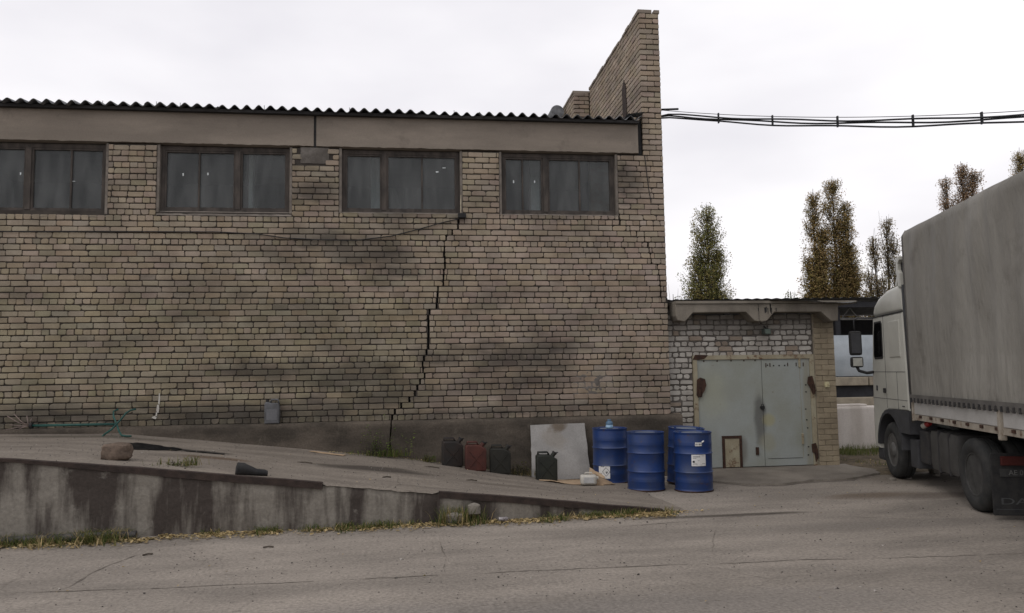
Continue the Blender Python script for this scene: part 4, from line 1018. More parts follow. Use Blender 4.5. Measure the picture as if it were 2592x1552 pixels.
# pipe on the ground
mb = MB(); mb.tube([(-7.6, 9.62, .05), (-5.2, 9.74, .05), (-3.14, 9.84, .05)], .047, 14); o = mb.build('ground_pipe', mat('old_pipe', (.085, .08, .078), (.05, .047, .045), 5, rough=.7), smooth=True, sharp=50)
tag(o, 'dark steel pipe lying in grass below the retaining wall', 'pipe')
mb = MB(); mb.lathe([(.0, -.06), (.03, -.058), (.033, -.05), (.031, .0), (.033, .05), (.03, .058), (.0, .06)], 14, 'X', caps=False); o = mb.build('drink_can', mat('can_alu', (.4, .38, .38), (.12, .1, .1), 18, metal=.5, rough=.4, world=False), smooth=True, sharp=50)
o.location = (1.16, 9.98, .035); o.rotation_euler = (0, 0, .15); tag(o, 'crushed drink can lying at the retaining wall foot', 'can')
for k, (x, y, L_, a) in enumerate(((-1.52, 9.05, .11, .1), (-2.72, 8.9, .10, .5), (.35, 12.85, .26, -.05), (-1.5, 11.9, .22, -.2), (-.3, 11.0, .12, .4), (.9, 11.6, .16, .1))):
    z_ = zz(x, y)+.010; mb = MB(); mb.tube([(x-L_/2*math.cos(a), y-L_/2*math.sin(a), z_), (x, y+.008, z_+.004), (x+L_/2*math.cos(a), y+L_/2*math.sin(a), zz(x+L_/2, y)+.010)], .009, 5)
    o = mb.build('stick', MT['bark']); tag(o, ['short dark stick on the asphalt below the boot', 'short dark stick near the branching asphalt crack', 'broken stick on the ramp near the jerrycans', 'thin twig on the ramp near the oil stain', 'short twig on the ramp over the broken edge', 'twig on the ramp below the red jerrycan'][k], 'stick', 'sticks scattered about')
def cf4(u, v):
    x = -1.62+.55*u+.05*v; y = 13.38-.14*u+.13*v; return (x, y, zz(x, y)+.012+.008*nz(u*4, v*3))
o = sheet(cf4, 12, 4).build('board_scrap', MT['card']); tag(o, 'thin tan board scrap lying by the weeds at the plinth', 'board')

# ------------------------------------------------------------------ truck
HD = math.radians(16.0); RT = Vector((7.13, 9.28, 0))
MT['cabw'] = mat('cab_white', (.48, .475, .425), (.42, .415, .37), 2, rough=.4, fine=.04, bump=0, spec=.4, world=False)
MT['plasticd'] = mat('plastic_dark', (.055, .056, .06), (.042, .042, .045), 5, rough=.7, world=False)
MT['tyre'] = mat('tyre', (.026, .027, .027), (.042, .041, .039), 6, rough=.9, world=False, bump=.3)
MT['rim'] = mat('steel_rim', (.115, .113, .108), (.07, .068, .065), 8, rough=.55, world=False, rust=((.10, .07, .05), 14, .62, .72))
MT['rimd'] = mat('dark_deep_rim', (.062, .061, .058), (.04, .039, .037), 8, rough=.85, world=False)  # darker, duller rim colour for the dual rear wheel
MT['chassis'] = mat('chassis_dark', (.03, .03, .032), (.045, .042, .04), 6, rough=.85, world=False)
MT['lampred'] = mat('tail_lamp_red', (.07, .014, .011), rough=.5, world=False)
MT['tank'] = mat('tank_alu', (.085, .083, .08), (.06, .058, .055), 4, rough=.55, metal=.25, world=False)
MT['tarp'] = mat('trailer_tarp', (.262, .25, .222), (.20, .19, .168), scale=1.1, stretch=(1, 1.4, .35), rough=.7, bump=.15, fine=.07, world=False, wr=((1, 1.6, .45), 2.4, .07), rust=((.125, .112, .095), 2.0, .56, .80))
MT['tarpd'] = mat('tarp_hem', (.13, .122, .112), (.09, .085, .078), 3, rough=.8, world=False)
MT['dropside'] = mat('dropside_white', (.44, .43, .41), (.36, .35, .33), 2.5, rough=.6, world=False, rust=((.20, .13, .08), 6, .66, .76))
MT['railrust'] = mat('rail_cream', (.36, .325, .27), (.27, .235, .19), 5, rough=.75, world=False, rust=((.12, .06, .035), 8, .55, .68))
tr = thing('truck_tractor', 'white lorry tractor unit parked beside the garage, black mirrors', 'truck', RT, rz=-HD, local=True)
CW = 2.42
cabp = [(2.44, 1.16), (2.47, 1.9), (2.52, 2.74), (4.06, 2.74), (4.14, 2.35), (4.22, 1.9), (4.28, 1.2), (4.30, .62), (4.26, .44), (4.06, .44), (4.05, .62), (3.98, .82), (3.84, .99), (3.65, 1.10), (3.43, 1.14), (3.1, 1.15)]
mb = MB(); mb.prism(cabp, 0, CW, 'YZ', bevel=.045, seg=3); cabo = mb.build('cab', MT['cabw'], tr, smooth=True, sharp=30)
rp = [(2.54, 2.755), (2.55, 3.15), (2.8, 3.19), (3.3, 3.16), (3.75, 3.07), (3.98, 2.97), (4.07, 2.86), (4.085, 2.755)]
mb = MB(); mb.prism(rp, .015, CW-.015, 'YZ', bevel=.075, seg=4); mb.build('roof_cap', MT['cabw'], tr, smooth=True, sharp=40)
DFP = [(2.50, 3.14), (2.52, 3.36), (2.58, 3.42), (2.58, 3.52), (2.50, 3.58), (2.50, 3.63), (2.58, 3.65), (2.66, 3.60), (2.69, 3.46), (2.68, 3.36), (2.64, 3.31), (2.62, 3.14)]
for t_ in (.0, CW-.06): MB().prism(DFP, t_, t_+.06, 'YZ', bevel=.012).build('deflector_side', MT['cabw'], tr)
MB().prism([(2.54, 3.56), (2.54, 3.62), (2.64, 3.63), (2.76, 3.45), (2.95, 3.2), (2.86, 3.2), (2.7, 3.42)], .06, CW-.06, 'YZ').build('roof_deflector', MT['cabw'], tr, smooth=True, sharp=30)
MB().prism([(2.53, 3.2), (2.53, 3.54), (2.62, 3.56), (2.62, 3.2)], .061, .075, 'YZ').build('deflector_back', MT['plasticd'], tr)
fx = MB(); fx.prism([(2.33, 1.2), (2.37, 2.0), (2.42, 2.75), (2.43, 3.17), (2.53, 3.17), (2.515, 2.75), (2.46, 1.95), (2.43, 1.2)], .02, .06, 'YZ', bevel=.008); fx.build('side_fairing', MT['plasticd'], tr)
# door glass etc (4 mm proud of the side)
MB().prism([(3.56, 2.03), (3.55, 2.60), (3.60, 2.66), (3.97, 2.66), (4.03, 2.45), (4.08, 2.06), (4.02, 2.0), (3.60, 2.0)], -.006, .02, 'YZ').build('window_seal', MT['black'], tr)
MB().prism([(3.60, 2.05), (3.59, 2.59), (3.63, 2.63), (3.94, 2.63), (3.99, 2.44), (4.035, 2.08), (4.0, 2.04), (3.62, 2.04)], -.0085, -.0065, 'YZ').build('door_window', MT['carglass'], tr)
MB().prism([(3.55, 2.0), (3.55, 2.64), (4.0, 2.64), (4.05, 2.0)], .021, .05, 'YZ').build('window_liner', mat('cab_interior', (.03, .045, .042), rough=.9), tr)
for (a, b, z0_, z1_, nm) in ((2.62, 3.42, 2.02, 2.62, 'side_panel'),):
    for (p, q, r_, s_) in ((a, a+.012, z0_, z1_), (b-.012, b, z0_, z1_), (a+.012, b-.012, z0_, z0_+.01), (a+.012, b-.012, z1_-.01, z1_)):
        pass
    MB().bbox(-.014, .03, a+.04, b-.22, z0_, z1_, .012).build(nm, MT['cabw'], tr)
def seam(y0_, y1_, z0_, z1_): MB().box(-.0035, .02, y0_, y1_, z0_, z1_).build('door_seam', MT['plasticd'], tr)
seam(3.47, 3.477, 1.17, 2.73); seam(2.50, 4.2, 1.775, 1.783); seam(2.9, 2.907, 1.17, 1.775); seam(2.47, 4.26, 1.32, 1.327)
MB().box(-.006, .03, 2.53, 4.075, 2.742, 2.753).build('roof_seam', MT['plasticd'], tr)
MB().bbox(-.025, .01, 3.50, 3.60, 1.42, 1.50, .01).build('door_handle', MT['black'], tr)
MB().bbox(-.012, .02, 3.95, 4.02, 1.45, 1.54, .006).build('marker_lamp', MT['plasticd'], tr)
MB().bbox(-.012, .02, 2.6, 2.7, 1.22, 1.235, .003).build('badge', MT['plasticd'], tr)
# wheel arch, bumper
ar = MB(); pts_ = []
for k in range(13):
    a = PI*(.02+.96*k/12); pts_.append((3.43+.66*math.cos(a), .48+.66*math.sin(a)))
inn = [(3.43+.60*math.cos(PI*(.02+.96*k/12)), .48+.60*math.sin(PI*(.02+.96*k/12))) for k in range(12, -1, -1)]
ar.prism(pts_+inn, -.012, .5, 'YZ'); ar.build('wheel_arch', MT['plasticd'], tr, smooth=True, sharp=40)
MB().prism([(2.40, .80), (2.40, 1.155), (3.2, 1.155), (3.43, 1.145), (3.1, 1.06), (2.88, .90), (2.83, .80)], -.012, .4, 'YZ').build('fender_panel', MT['plasticd'], tr)
MB().bbox(.05, CW-.05, 4.0, 4.32, .22, .45, .05).build('bumper', MT['plasticd'], tr)
MB().box(.5, CW-.5, 2.5, 4.2, .45, 1.1).build('engine_block', MT['chassis'], tr)
for zq in (1.25, 1.45, 1.65): MB().bbox(.1, CW-.1, 4.22, 4.30, zq, zq+.05, .01).build('grille_bar', MT['plasticd'], tr)
MB().prism([(4.09, 2.68), (4.15, 2.35), (4.225, 1.92)], .12, CW-.12, 'YZ')
ws = MB(); ws.add([(.15, 4.088, 2.66), (CW-.15, 4.088, 2.66), (CW-.15, 4.222, 1.95), (.15, 4.222, 1.95)], [(0, 1, 2, 3)]); ws.build('windscreen', MT['carglass'], tr)
# mirrors
mi = MB(); mi.bbox(-.37, -.15, 4.20, 4.32, 2.08, 2.52, .05); mio = mi.build('mirror', MT['black'], tr, smooth=True, sharp=40)
MB().bbox(-.34, -.18, 4.193, 4.199, 2.12, 2.48, .002).build('mirror_face', MT['plasticd'], mio)
mi = MB(); mi.bbox(-.36, -.14, 4.20, 4.32, 1.86, 2.055, .045); mio = mi.build('mirror', MT['black'], tr, smooth=True, sharp=40)
MB().bbox(-.33, -.17, 4.190, 4.199, 1.885, 2.03, .004).build('mirror_face', mat('mirror_glass', (.42, .42, .38), rough=.15, spec=.6, world=False), mio)
mi = MB(); mi.tube([(-.26, 4.26, 2.5), (-.27, 4.25, 2.72), (-.20, 4.22, 2.76), (.03, 4.06, 2.74)], .014, 6); mi.build('mirror_arm', MT['plasticd'], tr, smooth=True)
mi = MB(); mi.tube([(-.25, 4.26, 1.87), (-.22, 4.25, 1.80), (-.1, 4.2, 1.76), (.03, 4.14, 1.78)], .028, 7); mi.build('mirror_arm', MT['black'], tr, smooth=True)
# chassis, tanks
for t_ in (.72, 1.62): MB().box(t_, t_+.08, -.75, 2.5, .55, .82).build('chassis_rail', MT['chassis'], tr)
tk = MB(); tk.bbox(.06, .70, .80, 1.82, .33, .93, .09); tko = tk.build('fuel_tank', MT['tank'], tr, smooth=True, sharp=35)
for s_ in (1.05, 1.42): MB().bbox(.052, .5, s_, s_+.05, .325, .938, .02).build('tank_strap', MT['chassis'], tko)
MB().bbox(.08, .65, 1.9, 2.28, .38, .88, .03).build('battery_box', MT['chassis'], tr)
MB().bbox(.05, .3, 2.3, 2.62, .28, .72, .02).build('cab_step', MT['plasticd'], tr)
mb = MB(); mb.cyl((.30, 1.45, 1.0), (.30, 2.1, 1.02), .075, n=14); mb.build('air_bottle', mat('grey_bottle', (.16, .17, .165), rough=.5), tr, smooth=True, sharp=40)
mb = MB(); mb.tube([(.12, 2.16, .95), (.12, 2.02, .98)], .05, 10, taper=.04); mb.build('jug', MT['whiteplastic'], tr, smooth=True, sharp=40)
mb = MB(); mb.tube([(.12, 2.02, .985), (.12, 1.90, 1.0)], .045, 10, taper=.03); mb.cyl((.12, 2.2, .94), (.12, 2.16, .95), .02, n=8); mb.build('red_cap', mat('red_plastic', (.40, .03, .03), rough=.4, world=False), tr, smooth=True, sharp=40)
MB().box(.6, 1.8, -.35, .55, .83, 1.02).build('fifth_wheel', MT['chassis'], tr)
# wheels
def wheel(t0, s0, dual, rr=.465):
    prof = [(.27, .035), (.30, .012), (.36, .0), (.41, .008), (.445, .025), (rr-.004, .05), (rr, .075), (rr, .12), (rr-.012, .123), (rr-.012, .133), (rr, .136), (rr, .19), (rr-.012, .193), (rr-.012, .203), (rr, .206), (rr-.004, .24), (.445, .265), (.40, .285), (.33, .285), (.27, .26)]
    if dual: prof = prof[:-1]+[(.30, .30)]+[(a, b+.31) for a, b in prof[1:]]
    w_ = MB(); w_.lathe(prof, 48, 'X', (t0, s0, rr), caps=False); wo = w_.build('wheel', MT['tyre'], tr, smooth=True, sharp=55)
    rm = MB(); dp = .21 if dual else .02
    rm.lathe([(.272, .036), (.278, .026), (.262, .026), (.25, .05), (.235, .05+dp*.55), (.225, .06+dp), (.20, .045+dp), (.14, .03+dp), (.125, .01+dp if not dual else dp-.03), (.09, -.02+dp if not dual else dp-.06), (.02, -.025+dp if not dual else dp-.06)], 40, 'X', (t0, s0, rr))
    ro = rm.build('rim', MT['rimd'] if dual else MT['rim'], wo, smooth=True, sharp=40)
    for k in range(10):
        a = 2*PI*k/10+.2
        h = MB(); h.cyl((t0+.038+dp-.004, s0+.185*math.cos(a), rr+.185*math.sin(a)), (t0+.06+dp, s0+.185*math.cos(a), rr+.185*math.sin(a)), .022, n=10); h.build('hand_hole', MT['black'], wo)
    h = MB()
    for k in range(10):
        a = 2*PI*k/10; h.cyl((t0+.012+dp, s0+.112*math.cos(a), rr+.112*math.sin(a)), (t0+.05+dp, s0+.112*math.cos(a), rr+.112*math.sin(a)), .014, n=6)
    h.build('wheel_nuts', MT['rim'], wo, kind='stuff')
wheel(.01, 3.43, False); wheel(0.0, .20, True)
mb = MB(); mb.cyl((.3, .20, .465), (2.1, .20, .465), .08, n=12); mb.cyl((.28, 3.43, .465), (2.1, 3.43, .465), .06, n=12); mb.build('axle', MT['chassis'], tr)
# rear mud flaps, plate and lamp, facing back
for t_ in (-.03, 1.78):
    MB().bbox(t_, t_+.66, -.455, -.425, .06, .80, .008).build('mud_flap', MT['black'], tr)
    MB().bbox(t_+.10, t_+.40, -.485, -.456, .655, .765, .01).build('tail_lamp', MT['lampred'], tr)
MB().box(.63, 1.78, -.45, -.43, .5, .8).build('cross_member', MT['chassis'], tr)
MB().bbox(.06, .58, -.468, -.456, .52, .615, .003).build('number_plate', mat('plate_dirty', (.045, .045, .044), (.03, .03, .03), 8, rough=.9, world=False), tr)
FR = Matrix.Rotation(PI/2, 4, 'X')
text('AE 0556', .085, 'plate_number', mat('plate_ink', (.15, .15, .145), rough=.9), tr, Matrix.Translation((.30, -.4695, .567)) @ FR)
text('DAF', .11, 'flap_lettering', mat('flap_grey', (.075, .076, .078), rough=.9), tr, Matrix.Translation((.26, -.4565, .225)) @ FR @ Matrix.Diagonal((2.1, 1, 1, 1)))
MB().box(.0, .6, -.4565, -.4552, .13, .137).build('flap_line', MT['plasticd'], tr)
# trailer
tl = thing('semi_trailer', 'curtain sided semi trailer with grey tarpaulin over white dropsides', 'trailer', RT, rz=-HD, local=True)
SF, SB = 2.17, -11.2
def tp(u, v):
    s = SF+(SB-SF)*u; z = 1.36+2.62*v
    fold = .020*math.sin(s*9+2*nz(s*.7, 3)*3+z*.8)*(.4+.6*v)*(1 if v < .99 else .3)+.045*nz(s*1.1, z*.6, 2)+.014*nz(s*4, z*.8, 5)+.010*sstep(.05, .0, abs(z-1.98))
    fold += .035*math.sin((s*1.0+z*.55)*5.3+4*nz(s*.5, z*.4, 7))*max(0, nz(s*.6, z*.5, 11)+.25)
    fold += .025*sstep(.25, .0, v)*nz(s*2.2, 3)
    fold *= .25+.75*sstep(.0, .12, v)*sstep(1.0, .86, v)
    fr_ = sstep(0, .02, u)
    ins = .03*sstep(.985, 1, v)**2
    return (-.03+fold*fr_+ins, s, z)
mb = MB(); mb.grid(lambda u, v: tp(u, v), 420, 40); mb.build('tarpaulin', MT['tarp'], tl, smooth=True)
mb = MB(); mb.box(.03, 2.45, SB, SF-.01, 3.93, 3.985); mb.build('roof_tarpaulin', MT['tarp'], tl)
mb = MB(); mb.box(.0, 2.48, SF-.012, SF+.03, 1.05, 3.96); mb.build('front_wall', MT['tarpd'], tl)
mb = MB(); mb.tube([(-.025, SF+.02, 1.0), (-.025, SF+.02, 3.9), (.03, SF+.02, 3.985)], .022, 7); mb.build('corner_post', MT['tarpd'], tl, smooth=True)
mb = MB(); mb.grid(lambda u, v: (-.060+.006*nz(u*90, v), SF+(SB-SF)*u, 1.335+.10*v+.012*math.sin(u*210)*(1-v)), 400, 2); mb.build('hem', MT['tarpd'], tl, smooth=True)
k = 0; s = SF-.08
while s > -3.0:
    MB().bbox(-.080, -.05, s-.018, s+.012, 1.315, 1.385, .006).build('lacing_hook', MT['chassis'], tl); s -= .15; k += 1
mb = MB(); s = SF-.02; pi_ = 0
while s > SB:
    e = max(SB, s-2.9)
    MB().bbox(-.02, .02, e+.03, s-.03, 1.135, 1.335, .008).build('dropside', MT['dropside'], tl)
    MB().bbox(-.045, .03, e-.045, e+.03, .98, 1.34, .012).build('side_post', MT['railrust'], tl)
    s = e-.045
MB().bbox(-.04, .02, SF-.02, SF+.028, 1.03, 1.34, .008).build('side_post', MT['railrust'], tl)
MB().box(-.012, .06, SB, SF-.02, 1.045, 1.13).build('side_rail', MT['railrust'], tl)
s = SF-.3
while s > -3:
    MB().bbox(-.035, -.01, s-.04, s+.03, 1.085, 1.125, .006).build('lashing_ring', MT['rust'], tl); s -= .42
MB().box(.06, 2.4, SB, SF-.02, 1.03, 1.12).build('floor_frame', MT['chassis'], tl)
for t_ in (.75, 1.6): MB().box(t_, t_+.1, SB, SF-.6, .86, 1.03).build('chassis_beam', MT['chassis'], tl)

# ------------------------------------------------------------------ poplars
def leaf_col(rnd, cols):
    a, b = rnd.choice(cols), rnd.choice(cols); t = rnd.random(); k = rnd.uniform(.75, 1.25)
    return tuple((a[i]*(1-t)+b[i]*t)*k*1.9 for i in range(3))
def poplar(name, label, x, y, lobes, cols, dens=1.0, ls=.15, bare=0, seed=1, group='poplars beyond the shed'):
    """columnar tree: ascending plumes of leaves along branches that hug each leader"""
    rnd = random.Random(seed); t = thing(name, label, 'tree', (x, y, 0), group)
    tk_ = MB(); cr_ = MB()
    for li, (dx, zb_, zt_, rad) in enumerate(lobes):
        lead = lambda h: Vector((x+dx*(.3+.7*h**.7)+.25*nz(h*3, seed+li), y+.3*nz(h*2, li+seed+9), zb_*.6+(zt_-zb_*.6)*h))
        tk_.tube([Vector((x, y, 0)), lead(.02)]+[lead(k/6) for k in range(1, 7)], .08+.010*zt_, 7, taper=.02)
        rad *= 1.55; n = int((zt_-zb_)*rad*19*dens)
        for k in range(n):
            h = min(.97, .05+.95*rnd.random()**.95); a = rnd.uniform(0, 2*PI)
            env = rad*(math.sin(min(1, h*1.7+.28)*PI/2))*max(.0, 1-max(0, h-.45)/.60)**.5
            env *= 1+.40*nz(math.cos(a)*1.1+seed, math.sin(a)*1.1, h*(zt_-zb_)*.30+li)
            rr_ = env*(rnd.random()**.62); L_ = rnd.uniform(1.0, 2.3)*(1-.45*h)
            tip = lead(min(1, h)); tip = tip+Vector((math.cos(a)*rr_, math.sin(a)*rr_, 0))
            foot = lead(max(0, h-.12-.10*rr_)) .lerp(tip, .35); foot.z = tip.z-L_*1.0
            if nz(tip.x*.9, tip.y*.9, tip.z*.55+seed) < -.30: continue
            tk_.tube([foot, foot.lerp(tip, .6)+Vector((math.cos(a), math.sin(a), 0))*.05, tip+Vector((0, 0, .25))], .022, 3, taper=.006)
            bc_ = leaf_col(rnd, cols); wid = rnd.uniform(.16, .30)
            for q in range(int(rnd.randint(34, 54)*L_/1.7)):
                f = rnd.random()**.8; p = foot.lerp(tip, f*1.1)
                w_ = wid*(.45+1.0*math.sin(min(1, f*.9+.1)*PI))
                p = p+Vector((max(-1.3, min(1.3, rnd.gauss(0, 1)))*w_, max(-1.3, min(1.3, rnd.gauss(0, 1)))*w_, rnd.gauss(0, .12)))
                s_ = ls*rnd.uniform(.6, 1.15); u_ = Vector((rnd.gauss(0, 1), rnd.gauss(0, 1), rnd.gauss(0, 1))).normalized(); v_ = u_.orthogonal().normalized()
                kk = rnd.uniform(.7, 1.3); cr_.cur = (bc_[0]*kk, bc_[1]*kk, bc_[2]*kk)
                cr_.add([p-u_*s_*.5, p+v_*s_*.4, p+u_*s_*.55, p-v_*s_*.4], [(0, 1, 2, 3)])
    for k in range(bare):
        a = rnd.uniform(0, 2*PI); l = lobes[k % min(2, len(lobes))]; p0 = Vector((x+l[0]*.85+rnd.uniform(-.35, .35), y, l[2]*rnd.uniform(.7, .9)))
        tk_.tube([p0, p0+Vector((math.cos(a)*.2, .1, 1.2)), p0+Vector((math.cos(a)*.35, 0, rnd.uniform(1.8, 3.2)))], .028, 4, taper=.007)
    tk_.build('trunk', MT['bark'], t, smooth=True); cr_.build('crown', MT['foliage'], t)
    return t
GRN = [(.095, .10, .036), (.12, .11, .04), (.075, .085, .03), (.145, .115, .045)]
BRN = [(.165, .12, .052), (.14, .108, .043), (.115, .10, .038), (.19, .135, .065)]
DUL = [(.14, .11, .062), (.12, .105, .058), (.16, .12, .072), (.10, .09, .045)]
RED = [(.18, .125, .075), (.15, .11, .064), (.20, .135, .085)]
poplar('poplar_tree', 'dense green poplar standing alone near the brick building corner', 23.75, 60, [(.0, 2.5, 15.2, 1.5), (-.9, 2.5, 11.4, 1.15), (.9, 2.5, 11.6, 1.0), (1.35, 2.5, 8.2, 1.05), (-1.25, 2.5, 8.4, 1.05)], GRN, 1.15, seed=3)
poplar('poplar_tree', 'brown leaved poplar, shorter of the close tall pair', 38.6, 70, [(-.2, 3, 19.0, 1.0), (.5, 3, 15.4, 1.0), (-.9, 3, 12.6, 1.0), (.3, 3, 11.5, 1.1), (-1.2, 3, 9.0, .95)], BRN, 1.1, .17, seed=5)
poplar('poplar_tree', 'brown leaved poplar, taller of the close tall pair', 41.0, 70.5, [(-.3, 3, 20.4, 1.4), (.7, 3, 18.2, 1.15), (1.1, 3, 14.0, 1.1), (1.5, 3, 12.0, 1.0), (-.2, 3, 12.0, 1.2)], BRN, 1.1, .17, seed=8)
poplar('poplar_tree', 'sparse poplar with bare top twigs above the truck cab', 42.2, 65, [(.35, 3, 15.4, .85), (-1.1, 3, 13.6, .85), (.95, 3, 13.4, .8), (-1.7, 3, 10.8, .8), (-.4, 3, 10.5, 1.0)], DUL, .72, .15, bare=10, seed=12)
poplar('poplar_tree', 'reddish brown poplar rising above the trailer tarpaulin', 54.0, 70, [(-1.7, 8, 20.6, 1.0), (.0, 8, 22.0, 1.3), (1.2, 8, 21.4, 1.3), (2.2, 8, 19.4, 1.1)], RED, 1.0, .17, seed=17)
poplar('poplar_tree', 'tall poplar farthest along above the trailer roof', 65.0, 75, [(-.2, 10, 25.1, 1.15), (.8, 10, 24.6, 1.2), (1.6, 10, 22, 1.2)], BRN, 1.0, .17, seed=21)
poplar('bush', 'small bright green bush top above the shed roof', 30.6, 60, [(0, 4, 8.1, .6), (.4, 4, 7.3, .6)], [(.10, .13, .05), (.08, .105, .04)], .8, seed=25, group='bushes above the shed roof')
poplar('sapling', 'thin bare sapling beside the close pair of poplars', 43.6, 70, [(0, 3, 11.8, .4), (.5, 3, 8.6, .5)], DUL, .5, bare=6, seed=29, group='bushes above the shed roof')
poplar('bush', 'small sparse bush top close to the brick building corner', 20.75, 60, [(0, 4, 7.9, .5), (-.5, 4, 7.6, .5)], DUL, .35, bare=3, seed=31, group='bushes above the shed roof')

# ------------------------------------------------------------------ grass, weeds, leaves, gravel
def blades(mb, x, y, z, n, h, sp, rnd, cols, lean=.5):
    for k in range(n):
        a = rnd.uniform(0, 2*PI); L_ = h*rnd.uniform(.45, 1.15); bx, by = x+rnd.gauss(0, sp), y+rnd.gauss(0, sp*.6)
        b0 = Vector((bx, by, z)); d_ = Vector((math.cos(a), math.sin(a), 0)); wv = d_.cross(ZV)*rnd.uniform(.003, .006); ln = rnd.uniform(.1, lean)
        p1 = b0+ZV*L_*.6+d_*L_*ln*.4; p2 = b0+ZV*L_*.95+d_*L_*ln
        mb.cur = leaf_col(rnd, cols); mb.add([b0-wv, b0+wv, p1+wv*.7, p2, p1-wv*.7], [(0, 1, 2, 4), (4, 2, 3)])
GC = [(.055, .075, .022), (.075, .085, .028), (.10, .095, .04), (.04, .055, .018)]
DRY = [(.28, .215, .11), (.22, .165, .085), (.34, .27, .15), (.15, .12, .06), (.10, .085, .04)]
rn = random.Random(5); mb = MB()
for k in range(700):
    x = rn.uniform(-7.5, 3.4) if rn.random() < .6 else rn.uniform(-7.5, -3.0); q = .5+.8*nz(x*1.3, 4)+.5*nz(x*3.1, 9)
    if x < -3.2: q += .45
    if -3.2 < x < -2.4 or 1.25 < x < 1.7: q -= .35
    if q < .42: continue
    y = edge_y(x)-.04-abs(rn.gauss(0, .10 if x > -3 else .16)); blades(mb, x, y, 0, rn.randint(6, 14), (.09+.10*max(0, q-.3))*(.85 if x < -3.3 else .8), .05, rn, GC if rn.random() < .72 else DRY, 1.6)
for k in range(26): blades(mb, rn.gauss(.62, .14), edge_y(.6)-.08-abs(rn.gauss(0, .06)), 0, 12, .24, .04, rn, GC+DRY[:1], .8)
for k in range(10): blades(mb, rn.gauss(2.95, .25), edge_y(3)-.04, 0, 8, .10, .04, rn, DRY[3:]+GC)
o = mb.build('grass', MT['foliage']); tag(o, 'green and dry grass strip at the retaining wall foot', 'grass', kind='stuff')
mb = MB()
for k in range(420): blades(mb, rn.uniform(8.2, 14), rn.uniform(15.3, 16.9), .03, 7, .16, .1, rn, GC, .7)
for k in range(60): blades(mb, rn.uniform(8.3, 11), rn.uniform(13.6, 15.3), .03, 6, .09, .08, rn, GC+DRY[3:], .7)
o = mb.build('verge_grass', MT['foliage']); tag(o, 'green grass below the whitewashed concrete blocks', 'grass', kind='stuff')
def weed(label, x, y, n, h, sp, seed, cols=GC, grass=0, leafs=.045):
    rnd = random.Random(seed); z = zz(x, y); t = thing('weed', label, 'weed', (x, y, z), 'weeds at the plinth')
    st = MB(); lf = MB()
    for k in range(n):
        bx, by = x+rnd.gauss(0, sp*.45), y+rnd.gauss(0, sp*.25); a = rnd.uniform(0, 2*PI); L_ = h*rnd.uniform(.4, 1)
        ax = math.cos(a)*L_*.35; p0 = Vector((bx, min(by, 13.68), z-.005)); p2 = Vector((bx+ax, min(by-abs(math.sin(a))*L_*.2, 13.68), z+L_)); p1 = p0.lerp(p2, .5)+Vector((0, 0, L_*.08))
        st.tube([p0, p1, p2], .004, 4, taper=.002)
        for q in range(9):
            f = .25+.75*q/8; p = p0.lerp(p2, f); b = rnd.uniform(0, 2*PI); d_ = Vector((math.cos(b), math.sin(b)*.7-.2, rnd.uniform(-.2, .5))).normalized(); s_ = leafs*rnd.uniform(.6, 1.4)
            wv = d_.cross(ZV).normalized()*s_*.3; lf.cur = leaf_col(rnd, cols); lf.add([p, p+d_*s_*.5+wv, p+d_*s_*1.1-ZV*s_*.2, p+d_*s_*.5-wv], [(0, 1, 2, 3)])
    for k in range(grass): blades(lf, x+rnd.gauss(0, sp), min(13.66, y-abs(rnd.gauss(0, .06))), z, 6, .14, .05, rnd, cols+DRY[3:4], 1.0)
    st.build('stems', MT['bark'], t); lf.build('leaves', MT['foliage'], t)
weed('leafy green weeds growing from the crack at the plinth foot', -.5, 13.62, 22, .42, .28, 2, [(.06, .09, .02), (.09, .12, .03), (.045, .065, .018)], grass=36)
weed('single light green sprig growing up the cracked plinth', -.52, 13.66, 5, .78, .10, 6, [(.08, .13, .03), (.06, .10, .02)])
weed('light green fern like sprig on the plinth right of the crack', .02, 13.67, 3, .52, .12, 9, [(.10, .14, .03)])
weed('dark low weeds between the olive jerrycan and the green one', 1.88, 13.50, 16, .24, .16, 14, [(.04, .045, .018), (.06, .055, .025)], grass=14)
weed('low green weeds on the ramp past the stone block', -2.85, 10.42, 10, .07, .18, 16, GC, grass=14, leafs=.03)
weed('tiny green weeds at the wall below the cracked plinth end', .35, 13.64, 6, .14, .12, 18, GC, grass=8)
# fallen leaves
mb = MB(); rn = random.Random(9)
def leaf_flat(x, y, z, s_, c):
    a = rn.uniform(0, 2*PI); d_ = Vector((math.cos(a), math.sin(a), rn.uniform(-.35, .35))); w_ = Vector((-math.sin(a), math.cos(a), rn.uniform(-.4, .4)))
    p = Vector((x, y, z+.012+abs(d_.z)*s_*.5)); mb.cur = c; mb.add([p-d_*s_*.5, p+w_*s_*.33+ZV*.006, p+d_*s_*.6, p-w_*s_*.33+ZV*.006], [(0, 1, 2, 3)])
for k in range(6500):
    x = rn.uniform(-7.5, 3.35); q = .5+.7*nz(x*1.1, 14)+.5*nz(x*3.3, 19)
    if rn.random() > q*1.25: continue
    off_ = abs(rn.gauss(.0, .13))+(.16 if x < -2.9 else .05); y = edge_y(x)-off_
    leaf_flat(x, y, gz(x, y), rn.uniform(.025, .065), leaf_col(rn, DRY))
for k in range(800):
    x = rn.gauss(2.75, .42); y = edge_y(x)-.03-abs(rn.gauss(0, .09)); leaf_flat(x, y, 0, rn.uniform(.02, .045), leaf_col(rn, DRY[:3]))
for k in range(260):
    x = rn.uniform(-1.3, 2.2); y = 13.66-abs(rn.gauss(0, .07)); leaf_flat(x, y, zz(x, y), rn.uniform(.02, .04), leaf_col(rn, DRY+GC))
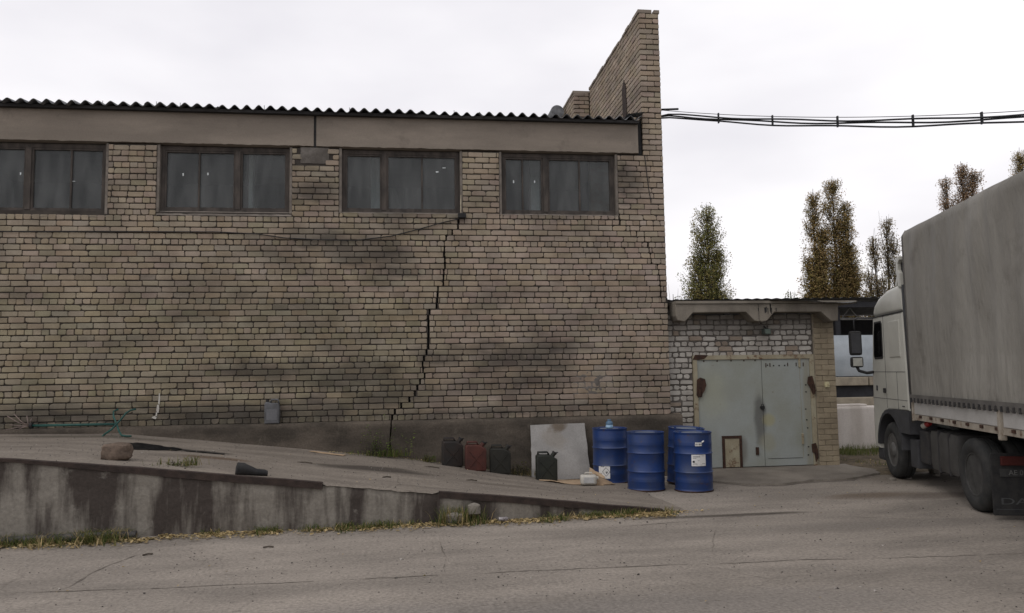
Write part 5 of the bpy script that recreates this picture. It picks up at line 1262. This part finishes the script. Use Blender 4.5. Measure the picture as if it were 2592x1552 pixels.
for k in range(70):
    x = rn.uniform(-5, 8); y = rn.uniform(5.5, 13.2); leaf_flat(x, y, zz(x, y), rn.uniform(.018, .035), leaf_col(rn, DRY))
for k in range(160):
    x = rn.uniform(8.2, 11); y = rn.uniform(12.8, 15.5); leaf_flat(x, y, .05, rn.uniform(.02, .045), leaf_col(rn, DRY))
o = mb.build('fallen_leaves', MT['foliage']); tag(o, 'yellow fallen leaves drifted along the retaining wall foot', 'leaves', kind='stuff')
# gravel and grit
mb = MB(); rn = random.Random(4)
TET = [Vector((1, 1, .6)), Vector((-1, -1, .6)), Vector((-1, 1, -.6)), Vector((1, -1, -.6)), Vector((.2, 0, 1))]
for k in range(6000):
    x = rn.uniform(-6.5, 9); y = 4.2+8.5*rn.random()**1.5
    if nz(x*.9, y*.9, 3)+.3 < rn.random()*.6: continue
    s_ = rn.uniform(.0025, .0065)*(1.8 if rn.random() < .05 else 1); z = zz(x, y); kk = rn.choice([.05, .07, .10, .26, .33, .12]); a = rn.uniform(0, 6)
    mb.cur = (kk*1.05, kk*.97, kk*.88); ca_, sa_ = math.cos(a), math.sin(a)
    mb.add([(x+(v.x*ca_-v.y*sa_)*s_, y+(v.x*sa_+v.y*ca_)*s_, z+s_*.45+v.z*s_*.9) for v in TET], [(0, 2, 4), (0, 4, 3), (1, 4, 2), (1, 3, 4), (0, 3, 2), (1, 2, 3)])
for k in range(500):
    x = rn.uniform(-6, 3); y = rn.uniform(10.2, 13.6); s_ = rn.uniform(.003, .007); kk = rn.choice([.08, .12, .3]); z = zz(x, y); mb.cur = (kk, kk*.93, kk*.85)
    mb.add([(x+v.x*s_, y+v.y*s_, z+s_*.45+v.z*s_*.9) for v in TET], [(0, 2, 4), (0, 4, 3), (1, 4, 2), (1, 3, 4), (0, 3, 2), (1, 2, 3)])
MT['grit'] = mat('grit', (.1, .1, .1), (.9, .9, .9), attr='bc', rough=1, bump=0, spec=.1)
o = mb.build('gravel', MT['grit']); tag(o, 'scattered grit and small stones on the asphalt', 'gravel', kind='stuff')
